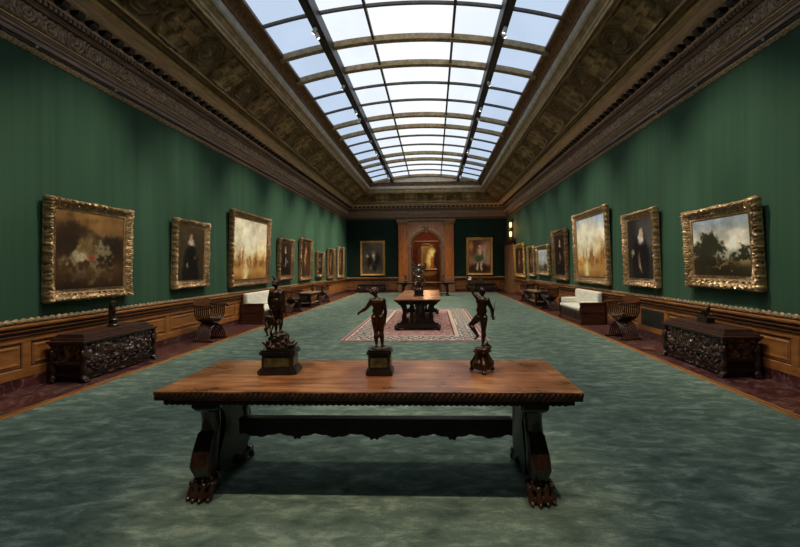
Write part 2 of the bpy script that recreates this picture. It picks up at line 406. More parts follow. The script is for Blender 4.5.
# ---- walls
MB().box(-W - .3, -W, YN - .3, YF + .4, -.012, 6.6).build('wall_left', M['wall'], kind='structure')
MB().box(W, W + .3, YN - .3, YF + .4, -.012, 6.6).build('wall_right', M['wall'], kind='structure')
MB().box(-W, W, YN - .3, YN, -.012, 6.6).build('wall_near', M['wall'], kind='structure')
AR = .90; AZ = 3.02                                   # arch opening half width, spring height
def arch_wall(mb, xo, ztop, r, cz, y0, y1, n=24, zb=-.012):
    """wall piece of half width xo with a round-headed opening"""
    fr = [(-r, zb)] + [(-r * math.cos(PI * i / n), cz + r * math.sin(PI * i / n)) for i in range(n + 1)] + [(r, zb)]
    ou = [(-xo, zb)]
    for i in range(n + 1):
        t = i / n
        if t < .25: ou.append((-xo, cz + (ztop - cz) * t / .25))
        elif t <= .75: ou.append((-xo + 2 * xo * (t - .25) / .5, ztop))
        else: ou.append((xo, ztop - (ztop - cz) * (t - .75) / .25))
    ou.append((xo, zb))
    m = len(fr)
    for y in (y0, y1):
        mb.add([(p[0], y, p[1]) for p in fr] + [(p[0], y, p[1]) for p in ou], [(i, i + 1, m + i + 1, m + i) for i in range(m - 1)])
    mb.add([(p[0], y0, p[1]) for p in fr] + [(p[0], y1, p[1]) for p in fr], [(i, i + 1, m + i + 1, m + i) for i in range(m - 1)])
    mb.add([(p[0], y0, p[1]) for p in ou] + [(p[0], y1, p[1]) for p in ou], [(i, i + 1, m + i + 1, m + i) for i in range(m - 1)])
    return mb
wf = MB(); wf.box(-W, -1.4, YF, YF + .4, -.012, 6.6); wf.box(1.4, W, YF, YF + .4, -.012, 6.6)
arch_wall(wf, 1.4, 6.6, AR, AZ, YF, YF + .4)
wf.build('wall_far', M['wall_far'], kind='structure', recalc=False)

# ---- marble skirting
def skirt(name, mb): mb.build(name, M['marble'], kind='structure')
skirt('baseboard_left', MB().box(-W, -W + .045, YN, YF, -.012, .145, .006))
skirt('baseboard_right', MB().box(W - .045, W, YN, YF, -.012, .145, .006))
skirt('baseboard_far', MB().box(-W + .05, -1.86, YF - .045, YF, -.012, .145, .006).box(1.86, W - .05, YF - .045, YF, -.012, .145, .006))

# ---- wainscot: built along a local u axis (0..L), facing local -v; then placed
def wainscot(name, L, stiles, place):
    root = bpy.data.objects.new(name, None); C.objects.link(root); root['kind'] = 'structure'
    def put(mb, nm, mat, sm=None):
        o = mb.build(nm, mat, root, sm); return o
    b = MB(); b.box(0, L, -.03, 0, .145, .73)
    put(b, 'backboard', M['oak'])
    b = MB()                                           # stiles and rails
    b.box(0, L, -.05, -.03, .145, .265, .004); b.box(0, L, -.05, -.03, .64, .74, .004)
    for s in stiles: b.box(max(0, s - .06), min(L, s + .06), -.05, -.03, .265, .64)
    put(b, 'stile_and_rail', M['oak'])
    edges = [0] + list(stiles) + [L]
    for a, c in zip(edges[:-1], edges[1:]):
        u0 = a + .06 if a > 0 else 0; u1 = c - .06 if c < L else L
        if u1 - u0 < .3: continue
        # raised panel with a moulded border
        b = MB(); z0, z1 = .265, .64
        prof = [(0, -.048), (.014, -.034), (.05, -.034), (.062, -.045), (.075, -.045), (.10, -.038)]
        P = []
        for ins, v in prof:
            P += [(u0 + ins, v, z0 + ins), (u1 - ins, v, z0 + ins), (u1 - ins, v, z1 - ins), (u0 + ins, v, z1 - ins)]
        m = len(prof); fs = []
        for i in range(m - 1):
            for k in range(4): fs.append((i * 4 + k, i * 4 + (k + 1) % 4, (i + 1) * 4 + (k + 1) % 4, (i + 1) * 4 + k))
        fs.append(tuple((m - 1) * 4 + k for k in range(4)))
        b.add(P, fs); put(b, 'panel', M['oak'])
        b = MB()
        for (a0, a1, c0, c1) in ((u0 + .014, u1 - .014, z0 + .014, z0 + .03), (u0 + .014, u1 - .014, z1 - .03, z1 - .014), (u0 + .014, u0 + .03, z0 + .014, z1 - .014), (u1 - .03, u1 - .014, z0 + .014, z1 - .014)):
            b.box(a0, a1, -.037, -.033, c0, c1)
        put(b, 'panel_groove', M['oak_groove'])
    # dado rail: swept profile (v, z)
    def sweep(prof, nm, mat):
        b = MB(); P = [(u, v, z) for u in (0, L) for v, z in prof]; b.grid(P, 2, len(prof)); put(b, nm, mat)
    sweep([(-.05, .705), (-.058, .715), (-.075, .73), (-.075, .742)], 'rail_bed', M['oak_dark'])
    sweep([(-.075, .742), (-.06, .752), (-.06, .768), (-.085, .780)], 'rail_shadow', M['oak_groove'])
    sweep([(-.085, .780), (-.10, .80), (-.10, .812)], 'rail_band', M['oak'])
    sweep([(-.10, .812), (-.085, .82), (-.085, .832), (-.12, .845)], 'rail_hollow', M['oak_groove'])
    sweep([(-.12, .845), (-.13, .865), (-.13, .885), (-.05, .890)], 'rail_cap', M['oak'])
    # gilt leaf strip
    b = MB(); n = int(L / .02); P = []
    for i in range(n + 1):
        u = L * i / n; ph = u / .115 * 2 * PI
        w = .5 + .5 * math.sin(ph)
        for j, (t) in enumerate((0, .25, .5, .75, 1)):
            P.append((u, -.02 - .034 * math.sin(PI * t) * (.35 + .65 * w) - .008 * math.sin(ph * 2 + t * 5), .885 + .07 * t + (.02 * w if t == 1 else 0)))
    b.grid(P, n + 1, 5); put(b, 'gilt_strip', M['gilt_strip'], 60)
    place(root); return root
def pl_left(r): r.location = (-W, YN, 0); r.rotation_euler = (0, 0, PI / 2)
def pl_right(r): r.location = (W, YF, 0); r.rotation_euler = (0, 0, -PI / 2)
LL = YF - YN
# left: u = y - YN ; local -v faces +X
wainscot('trim_2', LL, [y - YN for y in (2.63, 5.86, 9.09, 12.32, 15.55, 18.78, 22.0, 25.24)], pl_left)
wainscot('trim_3', LL, [YF - y for y in (25.3, 22.2, 19.0, 15.8, 12.9, 10.25, 9.13, 5.93, 2.7)], pl_right)
def pl_fl(r): r.location = (-W, YF, 0)
def pl_fr(r): r.location = (1.86, YF, 0)
wainscot('trim_4', W - 1.86, [.6, 2.9], pl_fl)
wainscot('trim_5', W - 1.86, [.6, 2.9], pl_fr)
vg = MB()
for k in range(14): vg.box(W - .056, W - .044, 9.22, 10.16, .29 + k * .024, .29 + k * .024 + .012)
vg.box(W - .05, W - .04, 9.21, 10.17, .27, .64)
tag(vg.build('vent_grille', M['vent']), 'dark metal ventilation grille set into the right wall panelling', 'vent')

# ---- cornice rings
def ring(mb, prof, ex=None):
    """profile (offset from wall, z) swept round the room"""
    ex = ex or (lambda o: o)
    P = []
    for o, z in prof:
        e = ex(o); P += [(-W + o, YN + e, z), (W - o, YN + e, z), (W - o, YF - e, z), (-W + o, YF - e, z)]
    fs = []
    for i in range(len(prof) - 1):
        for k in range(4): fs.append((i * 4 + k, i * 4 + (k + 1) % 4, (i + 1) * 4 + (k + 1) % 4, (i + 1) * 4 + k))
    return mb.add(P, fs)
def endmap(o): return o if o <= .63 else .63 + (o - .63) * .55
cor = bpy.data.objects.new('trim_6', None); C.objects.link(cor); cor['kind'] = 'structure'
ring(MB(), [(0, 4.895), (.035, 4.895), (.035, 4.925), (.0, 4.925)]).build('picture_rail_groove', M['beam'], cor)
ring(MB(), [(.0, 4.925), (.07, 4.93), (.07, 4.965), (.055, 4.97), (.055, 5.0), (.085, 5.01), (.085, 5.045), (.11, 5.06), (.11, 5.082)]).build('lower_moulding', M['cornice'], cor)
ring(MB(), [(.11, 5.082), (.135, 5.087), (.135, 5.104), (.115, 5.108)]).build('gilt_bead', M['cove_line'], cor)
ring(MB(), [(.12, 5.40), (.16, 5.405), (.16, 5.42), (.20, 5.43), (.20, 5.445)]).build('frieze_cap', M['cornice'], cor)
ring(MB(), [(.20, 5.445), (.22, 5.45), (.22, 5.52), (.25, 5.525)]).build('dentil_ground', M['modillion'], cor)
ring(MB(), [(.25, 5.525), (.27, 5.53), (.27, 5.56), (.24, 5.565), (.24, 5.645)]).build('modillion_ground', M['cornice_light'], cor)
ring(MB(), [(.24, 5.645), (.46, 5.645), (.46, 5.67), (.52, 5.68), (.55, 5.70), (.57, 5.745), (.63, 5.76)]).build('corona', M['cornice_light'], cor)
# walls behind the cornice strip: gilt rope under the picture rail
def on_walls(fn, sides='LRF'):
    """fn(s, off, z) -> point builders per side"""
    res = {}
    if 'L' in sides: res['L'] = (lambda s, o, z: (-W + o, YN + s, z), YF - YN)
    if 'R' in sides: res['R'] = (lambda s, o, z: (W - o, YF - s, z), YF - YN)
    if 'F' in sides: res['F'] = (lambda s, o, z: (-W + s, YF - o, z), 2 * W)
    for k, (f, L) in res.items(): fn(k, f, L)
def gilt_rope(k, f, L):
    n = int(L / .035); P = []
    for i in range(n + 1):
        s = L * i / n; ph = s / .15 * 2 * PI; w = .5 + .5 * math.sin(ph)
        for t in (0, .25, .5, .75, 1): P.append(f(s, .01 + .035 * math.sin(PI * t) * (.4 + .6 * w), 4.80 + .095 * t - (.014 * w if t == 0 else 0)))
    MB().grid(P, n + 1, 5).build('gilt_strip', M['gilt_liner'] if k == 'F' else M['gilt_strip'], cor, 60)
on_walls(gilt_rope)
def frieze(k, f, L):
    n = int(L / .022); m = 14; P = []; Q = []
    for i in range(n + 1):
        s = L * i / n
        for j in range(m + 1):
            t = j / m; z = 5.108 + .292 * t
            # running scroll (rinceau): spiral waves of acanthus
            per = .40; c = (s / per) % 1.0; odd = int(s / per) % 2
            cx, cz = .5, (.5 + (.12 if odd else -.12))
            dx, dz = (c - cx) * per, (t - cz) * .292
            rr = math.hypot(dx, dz); th = math.atan2(dz, dx) * (1 if odd else -1)
            h = .5 + .5 * math.sin(rr * 105 - th * 1.0)
            h2 = .5 + .5 * mnoise.noise(Vector((s * 34, t * 10, 3.3)))
            env = min(1, 7 * t, 7 * (1 - t))
            rv = env * (.6 * h + .5 * h2); Q.append(rv); P.append(f(s, .105 + .07 * rv, z))
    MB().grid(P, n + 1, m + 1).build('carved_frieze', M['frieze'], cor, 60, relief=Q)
on_walls(frieze)
def dentils(k, f, L):
    b = MB(); n = int(L / .085)
    for i in range(n):
        s = i * .085 + .02
        q = [f(a, o, z) for z in (5.455, 5.52) for o in (.21, .26) for a in (s, s + .05)]
        b.add(q, [(0, 2, 3, 1), (4, 5, 7, 6), (0, 1, 5, 4), (2, 6, 7, 3), (0, 4, 6, 2), (1, 3, 7, 5)])
    b.build('dentil_band', M['cornice'], cor)
on_walls(dentils)
def modil(k, f, L):
    b = MB(); n = int(L / .28)
    for i in range(n):
        s = i * .28 + .06
        prof = [(.22, 5.555), (.30, 5.55), (.36, 5.57), (.385, 5.60), (.385, 5.645), (.22, 5.645)]
        A = [f(s, o, z) for o, z in prof] + [f(s + .13, o, z) for o, z in prof]; m = len(prof)
        b.add(A, [(j, (j + 1) % m, m + (j + 1) % m, m + j) for j in range(m)] + [tuple(range(m)), tuple(range(m, 2 * m))])
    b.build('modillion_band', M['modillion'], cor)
on_walls(modil)

# ---- coved ceiling with coffers
ceil = bpy.data.objects.new('ceiling', None); C.objects.link(ceil); ceil['kind'] = 'structure'
O0, Z0, O1, Z1 = .63, 5.76, 1.58, 6.41
def cove_h(s, t):
    """relief of the coffered cove, in metres; s along the wall, t across 0..1"""
    if t < .16 or t > .90:
        return .012 * math.sin(t * 90)
    tt = (t - .16) / .74
    v = (tt - .5) * .86                                   # metres across
    per = 1.87; c = (s / per) % 1.0; u = (c - .5) * per   # octagon centred in each period
    h = 0
    d8 = max(abs(u), abs(v), (abs(u) + abs(v)) * .7071)
    if d8 < .42:
        h = -.03
        for r0 in (.40, .30, .22):
            h += .035 * math.exp(-((d8 - r0) / .022) ** 2)
        r = math.hypot(u, v); th = math.atan2(v, u)
        if r < .18: h += .05 * (1 - r / .18) * (.7 + .3 * math.cos(8 * th)) + .03 * math.exp(-(r / .05) ** 2)
    else:
        uu = abs(abs(u) - per / 2)                        # strapwork cross between the octagons
        x = per / 2 - abs(u)
        dd = max(abs(x), abs(v)); h = -.02
        if abs(v) < .37 and x < .40:
            h += .03 * (.5 + .5 * mnoise.noise(Vector((x * 16, v * 16, 2)))) + .03 * math.exp(-((dd - .36) / .02) ** 2)
            if min(abs(x), abs(v)) < .12: h += .022
            if abs(x) < .09 and abs(v) < .09: h += .03
        e = abs(x - .5) if abs(v) < .4 else 9
        h += .03 * math.exp(-((abs(abs(x) + abs(v) * .55 - .53)) / .025) ** 2)
    edge = min(tt, 1 - tt) * .86
    h += .03 * math.exp(-(edge / .025) ** 2)
    return h
n_dir = Vector((O1 - O0, Z1 - Z0)).normalized(); nrm = Vector((n_dir.y, -n_dir.x))   # points to the room (away from wall, down)
def cove_side(k, f, L, nu, base):
    nv = 60; P = []; Q = []; end = k in 'F'
    for i in range(nu + 1):
        for j in range(nv + 1):
            t = j / nv
            o = O0 + (O1 - O0) * t; z = Z0 + (Z1 - Z0) * t + .05 * math.sin(PI * t)
            if end:
                e = endmap(o); s0 = o; s = s0 + (L - 2 * s0) * i / nu
                h = cove_h(s - L / 2 + .935, t) * 1.8; Q.append(.35 + h * 8); P.append(f(s, e + h * nrm.x, z + h * nrm.y))
            else:
                e = endmap(o); s = e + (L - 2 * e) * i / nu
                y = s if k == 'L' else L - s
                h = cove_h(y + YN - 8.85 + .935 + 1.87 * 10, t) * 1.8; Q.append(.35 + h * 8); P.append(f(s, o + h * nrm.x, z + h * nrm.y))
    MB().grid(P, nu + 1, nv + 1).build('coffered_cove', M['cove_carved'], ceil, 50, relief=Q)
on_walls(lambda k, f, L: cove_side(k, f, L, int(L / .032), 0))
# near end plain cove
ring_near = [(-W + o, YN + endmap(o), z) for o, z in ((O0, Z0), (O1, Z1))] + [(W - o, YN + endmap(o), z) for o, z in ((O1, Z1), (O0, Z0))]
MB().add(ring_near, [(0, 1, 2, 3)]).build('plain_cove', M['cove'], ceil)
ring(MB(), [(.62, 5.76), (.62, 5.735), (.645, 5.72), (.67, 5.735), (.67, 5.775)], endmap).build('lower_gilt_line', M['cove_line'], ceil)
ring(MB(), [(.80, 5.86), (.805, 5.835), (.82, 5.835), (.825, 5.875)], endmap).build('inner_gilt_line', M['cove_line'], ceil)
ring(MB(), [(1.57, 6.41), (1.575, 6.37), (1.60, 6.37), (1.61, 6.42)], endmap).build('upper_gilt_line', M['cove_line'], ceil)
ring(MB(), [(1.60, 6.42), (1.63, 6.45), (1.63, 6.52), (1.66, 6.55), (1.69, 6.60), (1.69, 6.63)], endmap).build('bronze_moulding', M['cove'], ceil)
ring(MB(), [(1.69, 6.63), (1.73, 6.62), (1.765, 6.65), (1.78, 6.71), (1.78, 6.78)], endmap).build('grey_band', M['band'], ceil)
ring(MB(), [(1.78, 6.78), (1.81, 6.80), (1.81, 6.86), (1.86, 6.9), (1.95, 7.03)], endmap).build('skylight_curb', M['skyframe'], ceil)
SX = W - 1.95; YS0 = YN + endmap(1.95); YS1 = YF - endmap(1.95); RISE = .46
def zarc(x): return 7.03 + RISE * (1 - (x / SX) ** 2)
# end lunettes
for y in (YS0, YS1):
    n = 24; P = []
    for i in range(n + 1):
        x = -SX + 2 * SX * i / n; P += [(x, y, 7.03), (x, y, zarc(x) + .001)]
    MB().grid(P, n + 1, 2).build('lunette', M['band'], ceil)
# outer roof shell above (dark void stop)
MB().box(-W, W, YN, YF + .2, 7.9, 8.0).build('roof_slab', M['beam'], ceil)

# ---- skylight
sky = bpy.data.objects.new('window_1', None); C.objects.link(sky); sky['kind'] = 'structure'
def arc_strip(x0, x1, n, dz=0.0):
    P = []
    for i in range(n + 1):
        x = x0 + (x1 - x0) * i / n; P += [(x, YS0, zarc(x) + dz), (x, YS1, zarc(x) + dz)]
    return MB().grid(P, n + 1, 2)
for a, b_, mt in ((-SX, -2.1, 'glass_side'), (-2.1, -1.0, 'glass_in'), (-1.0, 1.0, 'glass_mid'), (1.0, 2.1, 'glass_in'), (2.1, SX, 'glass_side')):
    arc_strip(a, b_, 12, .03).build('glass_pane', M[mt], sky)
def rib(y, w, d, nm, mat):
    n = 32; P = []
    for i in range(n + 1):
        x = -SX + 2 * SX * i / n; z = zarc(x)
        P += [(x, y - w / 2, z + .03), (x, y - w / 2, z - d), (x, y - w * .3, z - d - .02), (x, y + w * .3, z - d - .02), (x, y + w / 2, z - d), (x, y + w / 2, z + .03)]
    MB().grid(P, n + 1, 6).build(nm, mat, sky)
PAIR = [(-.1, 1.25), (5.4, 6.75), (10.88, 12.25), (16.4, 17.72), (21.9, 23.15)]
for a, b_ in PAIR:
    for y in (a, b_):
        if y > YS0 + .05: rib(y, .17, .11, 'rib', M['rib'])
rib(YS1 - .05, .10, .11, 'rib', M['rib']); rib(YS0 + .05, .10, .11, 'rib', M['rib'])
gaps = [(1.25, 5.4), (6.75, 10.88), (12.25, 16.4), (17.72, 21.9), (23.15, YS1)]
for a, b_ in gaps:
    for k in (1, 2): rib(a + (b_ - a) * k / 3, .05, .03, 'glazing_bar', M['mullion'])
for x in (-1.0, 1.0):
    z = zarc(x); MB().box(x - .03, x + .03, YS0, YS1, z - .06, z + .03, .005).build('mullion', M['mullion'], sky)
for sx in (-1, 1):
    x = 2.1 * sx; z = zarc(x)
    bm_ = MB().box(x - .10, x + .10, YS0, YS1, z - .30, z + .03, .01).build('beam', M['beam'], sky)
    MB().box(x - .045, x + .045, YS0 + .1, YS1 - .1, z - .335, z - .30).build('light_track', M['beam'], bm_)
    x2 = SX * sx; b3 = MB(); P = []
    b3.box(min(x2, x2 - sx * .09), max(x2, x2 - sx * .09), YS0, YS1, 7.0, 7.075).build('edge_bar', M['skyframe'], sky)
ZT = zarc(2.1) - .335

# ------------------------------------------------------------------ door, far end
dr = bpy.data.objects.new('door_1', None); C.objects.link(dr); dr['kind'] = 'structure'
Y = YF
def pil(sx):
    xa, xb = sorted((sx * 1.30, sx * 1.84))
    b = MB(); b.box(xa, xb, Y - .14, Y, .62, 4.46, .006)
    P = b.build('pilaster', M['pilaster'], dr)
    MB().box(xa + .08, xb - .08, Y - .15, Y - .135, .75, 4.3, .004).build('sunk_panel', M['pilaster'], P)
    MB().box(xa - .04, xb + .04, Y - .2, Y, 0, .56, .01).box(xa - .06, xb + .06, Y - .22, Y, .56, .64, .015).box(xa - .06, xb + .06, Y - .22, Y, 0, .14, .01).box(xa-.02, xb+.02, Y-.17, Y, .64, .92, .02).build('pedestal', M['door_oak'], P)
    MB().box(xa - .03, xb + .03, Y - .17, Y, 4.44, 4.50, .01).box(xa - .06, xb + .06, Y - .20, Y, 4.50, 4.60, .015).box(xa - .10, xb + .10, Y - .24, Y, 4.60, 4.70, .01).build('capital', M['door_oak'], P)
for sx in (-1, 1): pil(sx)
arch_wall(MB(), 1.31, 4.70, AR + .02, AZ, Y - .05, Y + .01).build('spandrel', M['door_oak'], dr, recalc=False)
def archring(r0, r1, y0, y1, nm, par, zb=0.0):
    n = 28
    b = MB()
    A = [(-1, zb)] + [(-math.cos(PI * i / n), None) for i in range(n + 1)] + [(1, zb)]
    P = []
    for k in range(n + 3):
        for (r, yy) in ((r0, y1), (r0, y0), ((r0 + r1) / 2, y0 - .02), (r1, y0), (r1, y1)):
            if k == 0: P.append((-r, yy, zb))
            elif k == n + 2: P.append((r, yy, zb))
            else:
                t = PI * (k - 1) / n; P.append((-r * math.cos(t), yy, AZ + r * math.sin(t)))
    b.grid(P, n + 3, 5); return b.build(nm, M['oak_dark'] if nm == 'inner_archivolt' else M['pilaster_grey'], par, 40)
archring(AR, AR + .10, Y - .10, Y, 'inner_archivolt', dr); archring(AR + .11, AR + .26, Y - .13, Y, 'archivolt', dr)
MB().box(-AR - .30, -AR + .0, Y - .16, Y - .02, AZ - .12, AZ + .02, .01).box(AR, AR + .30, Y - .16, Y - .02, AZ - .12, AZ + .02, .01).build('impost', M['pilaster_grey'], dr)
kb = MB()
kb.cap((0, Y - .16, AZ + AR - .02), (0, Y - .2, AZ + AR + .3), .09, .12).ell((0, Y - .24, AZ + AR + .22), (.09, .06, .12)).ell((-.13, Y - .16, AZ + AR + .36), (.12, .05, .07)).ell((.13, Y - .16, AZ + AR + .36), (.12, .05, .07))
kb.ell((-.2, Y - .14, AZ + AR + .2), (.09, .05, .09)).ell((.2, Y - .14, AZ + AR + .2), (.09, .05, .09))
kb.remesh('keystone', M['pilaster_grey'], dr, .02)
MB().box(-1.95, 1.95, Y - .16, Y, 4.70, 4.80, .01).build('lintel_moulding', M['door_oak'], dr)

# room beyond
RX = 2.6; RY = 34.0
par = bpy.data.objects.new('trim_7', None); C.objects.link(par); par['kind'] = 'structure'
MB().box(-RX, RX, YF + .4, 39.0, -.12, -.012).build('passage_floor', M['parquet'], par)
MB().box(-RX - .1, -RX, YF + .4, 39.0, -.012, 4.6).build('passage_wall', M['red_wall'], par)
MB().box(RX, RX + .1, YF + .4, 39.0, -.012, 4.6).build('passage_wall', M['red_wall'], par)
MB().box(-RX, RX, YF + .4, 39.0, 4.5, 4.6).build('passage_ceiling', M['red_wall'], par)
arch_wall(MB(), RX, 4.5, .76, 2.62, RY, RY + .3).build('passage_partition', M['red_wall'], par, recalc=False)
MB().box(-RX, RX, 38.9, 39.0, -.012, 4.5).build('passage_end', M['red_wall'], par)
n = 28; P = []
for i in range(n + 1):
    t = PI * i / n
    for r, yy in ((.76, RY), (.76, RY - .04), (.88, RY - .04), (.88, RY)): P.append((-r * math.cos(t), yy, 2.62 + r * math.sin(t)))
MB().grid(P, n + 1, 4).build('partition_archivolt', M['walnut_red'], par, 40)
MB().box(-RX, RX, RY - .08, RY, 3.60, 3.70, .01).build('partition_cornice', M['door_oak'], par)

# ------------------------------------------------------------------ paintings
def blob(col, XX, ZZ, cx, cz, rx, rz, c, soft=.35, rot=0.0):
    dx, dz = XX - cx, ZZ - cz
    ca, sa = math.cos(rot), math.sin(rot)
    u, v = (dx * ca + dz * sa) / rx, (-dx * sa + dz * ca) / rz
    d = np.sqrt(u * u + v * v)
    a = np.clip((1 + soft - d) / (2 * soft), 0, 1)[..., None]
    a = a * a * (3 - 2 * a)
    return col * (1 - a) + np.array(c) * a
def vgrad(ZZ, stops):
    zs = [s[0] for s in stops]
    return np.stack([np.interp(ZZ, zs, [s[1][k] for s in stops]) for k in range(3)], -1)
def fract(XX, ZZ, sx, sz, seed):
    out = np.zeros_like(XX)
    for i in range(XX.shape[0]):
        for j in range(XX.shape[1]):
            out[i, j] = mnoise.fractal(Vector((XX[i, j] * sx, ZZ[i, j] * sz, seed)), 1.0, 2.0, 4)
    return out
def paint(kind, nu, nv, seed):
    """a plain stand-in picture in the photograph's tones: x 0..1, z 0..1, sRGB 0..1"""
    X, Z = np.meshgrid(np.linspace(0, 1, nu), np.linspace(0, 1, nv), indexing='ij')
    c = lambda r, g, b: (r / 255, g / 255, b / 255)
    F = fract(X, Z, 3, 3, seed); G = fract(X, Z, 9, 9, seed + 5)
    wa = {'trees': .12, 'brown_hills': .11, 'warm_figure': .08}.get(kind, .05)
    WX = X + wa * fract(X, Z, 7, 7, seed + 9) + .4 * wa * fract(X, Z, 22, 22, seed + 3); WZ = Z + wa * fract(X, Z, 7, 7, seed + 17) + .4 * wa * fract(X, Z, 22, 22, seed + 13)
    B = lambda im, *a, **k: blob(im, WX, WZ, *a, **k)
    if kind == 'brown_hills':
        im = vgrad(Z, [(0, c(40, 26, 14)), (.25, c(70, 46, 26)), (.55, c(60, 42, 24)), (.75, c(96, 70, 38)), (1, c(140, 104, 56))])
        im = B(im, .28, .66, .34, .2, c(52, 36, 22), .5); im = B(im, .8, .8, .3, .14, c(128, 94, 54), .6)
        im = B(im, .75, .5, .3, .2, c(44, 32, 20), .5)
        for (x, z, rx, rz, cc) in ((.2, .38, .10, .05, (150, 134, 98)), (.3, .45, .09, .06, (196, 180, 138)), (.42, .40, .12, .04, (170, 152, 112)), (.36, .52, .05, .05, (150, 128, 88)), (.62, .55, .05, .07, (160, 148, 116)), (.72, .46, .07, .04, (128, 114, 84)), (.3, .26, .03, .08, (120, 104, 76)), (.55, .27, .03, .09, (124, 108, 80)), (.8, .33, .1, .03, (96, 78, 50))): im = B(im, x, z, rx, rz, c(*cc), .7)
        im = B(im, .34, .42, .07, .03, c(206, 190, 150), .9); im = B(im, .52, .46, .13, .06, c(140, 124, 92), .9); im = B(im, .68, .52, .08, .06, c(146, 132, 102), .9)
        im = B(im, .44, .60, .10, .08, c(128, 104, 64), .9); im = B(im, .50, .44, .04, .05, c(150, 58, 36), .9)
        im = B(im, .6, .2, .14, .05, c(106, 86, 58), 1); im = B(im, .26, .2, .12, .06, c(92, 74, 50), 1)
    elif kind == 'trees':
        im = vgrad(Z, [(0, c(40, 34, 22)), (.16, c(66, 56, 34)), (.24, c(140, 122, 76)), (.34, c(186, 186, 166)), (.7, c(206, 204, 190)), (1, c(150, 170, 190))])
        cl = np.clip(F * 1.4 + .1, 0, 1)[..., None]; im = im * (1 - cl * (Z > .3)[..., None]) + np.array(c(240, 230, 212)) * cl * (Z > .3)[..., None]
        d = c(46, 48, 30)
        for (x, z, rx, rz) in ((.3, .6, .16, .16), (.22, .45, .2, .18), (.42, .5, .15, .16), (.1, .4, .16, .16), (.84, .38, .1, .08), (.76, .32, .08, .08), (.93, .32, .12, .08)):
            im = B(im, x + .02, z, rx, rz, d, .3)
        im = B(im, .3, .18, .5, .14, c(44, 38, 24), .3); im = B(im, .55, .2, .2, .03, c(150, 126, 70), .8)
    elif kind in ('harbour', 'harbour_blue'):
        sky = c(150, 178, 214) if kind == 'harbour_blue' else c(206, 196, 172)
        im = vgrad(Z, [(0, c(150, 100, 50)), (.12, c(196, 150, 84)), (.3, c(206, 160, 92)), (.45, c(226, 204, 156)), (.7, c(240, 230, 202)), (1, sky)])
        im = B(im, .35, .66, .3, .34, c(246, 240, 214), .9)
        rnd = random.Random(seed)
        for k in range(44):
            x = rnd.random(); h = rnd.choice([.03, .05, .06, .08, .10, .16])
            im = B(im, x, .2 + h * .8 + .05 * rnd.random(), rnd.uniform(.008, .026) + (.02 if h < .06 else 0), h, c(*rnd.choice([(186, 122, 54), (158, 98, 44), (206, 164, 90), (120, 84, 52)])), .8)
        im = B(im, .34, .12, .06, .22, c(240, 220, 160), .9)
    elif kind == 'portrait':
        bg = [c(64, 54, 36), c(38, 28, 22), c(52, 36, 26), c(70, 60, 46)][seed % 4]
        im = np.ones(X.shape + (3,)) * np.array(bg)
        im = im + (Z[..., None] - .5) * .06
        body = [c(18, 16, 18), c(20, 16, 16), c(44, 28, 20), c(30, 26, 26)][seed % 4]
        im = B(im, .48, .26, .27, .42, body, .18); im = B(im, .48, .08, .32, .3, body, .2)
        im = B(im, .48, .72, .11 if seed % 4 == 0 else .07, .045, c(208, 198, 178), .5)
        im = B(im, .48, .81, .058, .075, c(190, 146, 108), .4)
        im = B(im, .34, .3, .03, .03, c(176, 134, 98), .7); im = B(im, .66, .42, .03, .04, c(170, 128, 94), .7)
        if seed % 4 == 1: im = B(im, .5, .42, .035, .12, c(196, 178, 150), .9)
    elif kind == 'dark_portrait':
        im = np.ones(X.shape + (3,)) * np.array(c(46, 42, 40)); im = B(im, .75, .75, .35, .3, c(84, 82, 80), .9)
        im = B(im, .5, .25, .34, .5, c(22, 20, 24), .25)
        im = B(im, .52, .68, .10, .10, c(206, 198, 188), .5); im = B(im, .53, .77, .06, .07, c(196, 168, 142), .5)
        im = B(im, .2, .42, .06, .05, c(188, 172, 150), .6); im = B(im, .46, .32, .05, .09, c(150, 116, 82), .9); im = B(im, .5, .2, .03, .06, c(206, 190, 166), .9)
    elif kind == 'pale_view':
        im = vgrad(Z, [(0, c(80, 74, 62)), (.2, c(120, 112, 96)), (.32, c(176, 180, 180)), (1, c(196, 206, 220))])
        im = B(im, .7, .22, .14, .12, c(60, 54, 44), .6)
    elif kind == 'warm_figure':
        im = np.ones(X.shape + (3,)) * np.array(c(48, 32, 22))
        im = B(im, .5, .5, .16, .34, c(128, 78, 44), .9); im = B(im, .5, .3, .3, .3, c(70, 44, 28), .8); im = B(im, .5, .78, .07, .07, c(176, 130, 92), .6)
        im = B(im, .42, .46, .05, .2, c(196, 160, 110), .9)
    elif kind == 'work_scene':
        im = vgrad(Z, [(0, c(104, 92, 74)), (.3, c(70, 62, 54)), (1, c(86, 80, 72))])
        for (x, z, rx, rz, cc) in ((.58, .56, .13, .12, (240, 230, 204)), (.55, .68, .1, .06, (150, 110, 80)), (.25, .5, .08, .14, (150, 136, 112)), (.4, .34, .06, .16, (88, 74, 58)), (.72, .46, .12, .2, (32, 28, 26)), (.35, .42, .16, .2, (36, 32, 28)), (.26, .56, .05, .05, (196, 182, 152)), (.6, .2, .1, .1, (40, 34, 30)), (.42, .2, .04, .08, (140, 120, 96))):
            im = B(im, x, z, rx, rz, c(*cc), .6)
    elif kind == 'green_costume':
        im = np.ones(X.shape + (3,)) * np.array(c(150, 116, 86)); im = B(im, .35, .85, .5, .35, c(84, 44, 34), .6); im = B(im, .75, .5, .3, .35, c(186, 150, 118), .8); im = B(im, .1, .82, .08, .14, c(190, 140, 70), .8)
        im = B(im, .5, .12, .6, .16, c(66, 42, 30), .4); im = B(im, .5, .56, .17, .18, c(128, 104, 78), .4); im = B(im, .48, .44, .2, .1, c(66, 86, 54), .4); im = B(im, .52, .64, .06, .12, c(190, 178, 156), .7)
